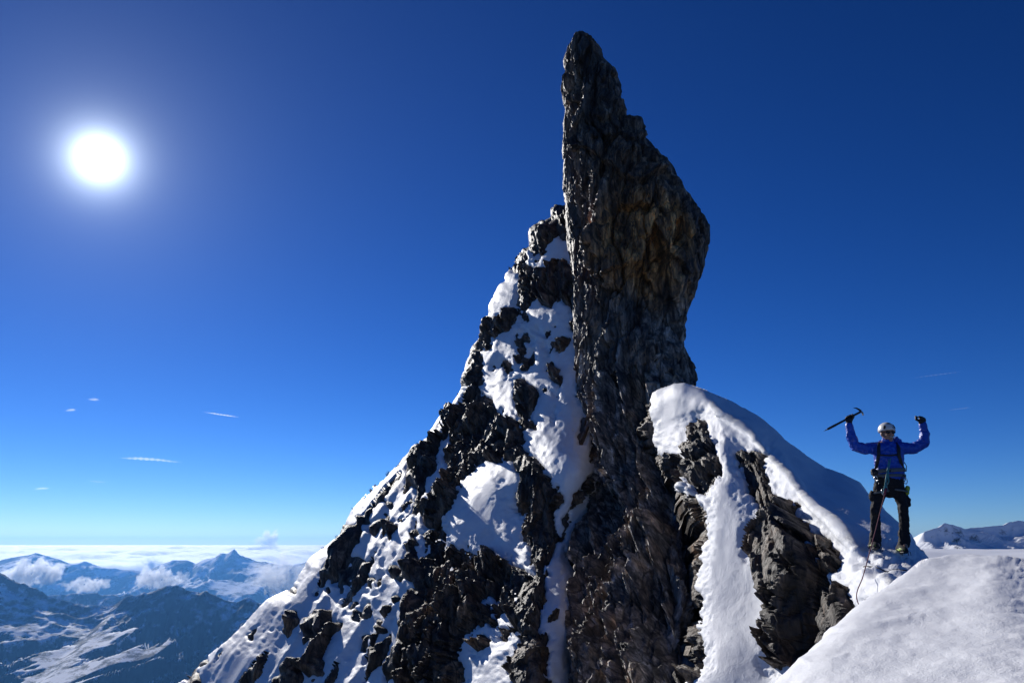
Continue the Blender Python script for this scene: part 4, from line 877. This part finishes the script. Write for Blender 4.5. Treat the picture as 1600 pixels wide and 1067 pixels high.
# backpack: worn, so a thing of its own
bp = bpy.data.objects.new('backpack', None); COL.objects.link(bp); bp.location = (0, 0, 0)
tag(bp, 'dark backpack with black shoulder straps worn by the climber', 'backpack')
s = Solid(); s.box(J(1389, 716, .27), (.30, .20, .46), None, .3); s.box(J(1389, 696, .28), (.26, .18, .10), None, .35); s.done('pack_bag', M_BLK, bp, voxel=.012, wrinkle=.008)
for xa, xb, xc, xd in ((1374, 1373, 1371, 1369), (1402, 1404.5, 1408, 1411)):
    strap([J(xa + (1 if xa < 1389 else -1), 692.5, .08), J(xa, 692.5, -.07), J(xb, 700, -.135), J(xb, 710, -.148), J(xc, 722, -.135), J(xd, 731, -.06)], .024, .010, M_BLK, 'shoulder_strap', bp)
strap([J(1373, 710.5, -.155), J(1389, 711.5, -.162), J(1405, 710, -.155)], .010, .006, M_BLK, 'chest_strap', bp, Vector((0, 1, 0)))
hoop(J(1389.5, 735.5), .207, .147, .026, M_GREY, 'hip_belt', bp, .012)
s = Solid(); s.tube([J(1413, 722, -.02), J(1416.5, 728, -.03), J(1416, 736, -.03)], [.006] * 3, 6); s.done('loose_strap', M_BLK, bp)
s = Solid(); s.box(J(1389, 735.5, -.165), (.045, .014, .035), None, .2); s.done('buckle', M_BLK, bp)

# ice axe held in the raised hand
ia = bpy.data.objects.new('ice_axe', None); COL.objects.link(ia)
tag(ia, 'black ice axe held aloft in the gloved hand of the climber', 'ice axe')
upv = Vector((0, 1, 0)); nrmx = axd.cross(upv).normalized()
if nrmx.z < 0: nrmx = -nrmx
s = Solid(); s.tube([AX0 + axd * .035, AX0.lerp(AX1, .5), AX1 - axd * .01], [(.0145, .011)] * 3, 12); s.done('shaft', M_DMET, ia)
s = Solid(); s.tube([AX0 + axd * .045, AX0 + axd * .02, AX0 - axd * .03], [(.012, .009), (.009, .006), (.002, .002)], 8); s.done('spike', M_MET, ia)
HD = J(1344, 643.2, -.05)
s = Solid(); s.tube([J(1347, 644.5, -.05), J(1344.5, 641.6, -.05), J(1341.5, 639.4, -.05), J(1338, 637.6, -.05), J(1333.5, 637.0, -.05)], [(.012, .007), (.017, .008), (.014, .006), (.010, .005), (.003, .003)], 8); s.done('pick', M_DMET, ia)
s = Solid(); s.tube([J(1345.5, 642.4, -.05), J(1347.6, 644.4, -.05), J(1348.6, 648.6, -.05)], [(.011, .01), (.008, .02), (.003, .03)], 8); s.done('adze', M_MET, ia)
s = Solid(); s.tube([AX0 + axd * .06, AX0 + axd * .17], [(.0165, .013)] * 2, 12); s.done('grip', M_BLK, ia)

# ropes
def rope(name, pts, r, mat, label):
    c = []
    P = [Vector(p) for p in pts]
    for k in range(len(P) - 1):
        p0, p1, p2, p3 = P[max(k - 1, 0)], P[k], P[k + 1], P[min(k + 2, len(P) - 1)]
        for q in range(8):
            t = q / 8; c.append(.5 * ((2 * p1) + (p2 - p0) * t + (2 * p0 - 5 * p1 + 4 * p2 - p3) * t * t + (3 * p1 - p0 - 3 * p2 + p3) * t ** 3))
    c.append(P[-1]); s = Solid(); s.tube(c, [r] * len(c), 8); o = s.done(name, mat); tag(o, label, 'rope', 'climbing ropes'); return o
def front(px, py, k): p = surf(px, py); return p * k
ra, re_ = J(1380.8, 778, -.22), front(1346, 938, .95)
rope('rope', [J(1383.5, 765, -.17)] + [ra.lerp(re_, t) + Vector((0, 0, -.02 * math.sin(math.pi * t))) for t in (0, .2, .4, .6, .8, 1)] + [front(1341, 968, .96)], .0062, M_RED, 'wine red rope hanging from the climber harness down to the snow')
s = Solid(); s.ball(J(1383.5, 765, -.17), (.018, .018, .026)); s.ball(J(1382.5, 770, -.18), (.016, .016, .028)); s.done('tie_in_knot', M_RED, hn)
rope('rope', [surf(1353, 888, .012), surf(1362, 888.5, .012), surf(1374, 889.5, .012), surf(1386, 892, .012), surf(1398, 894, .012), surf(1412, 900, .012)], .007, M_BLK, 'thin dark rope lying on the snow below the boots')
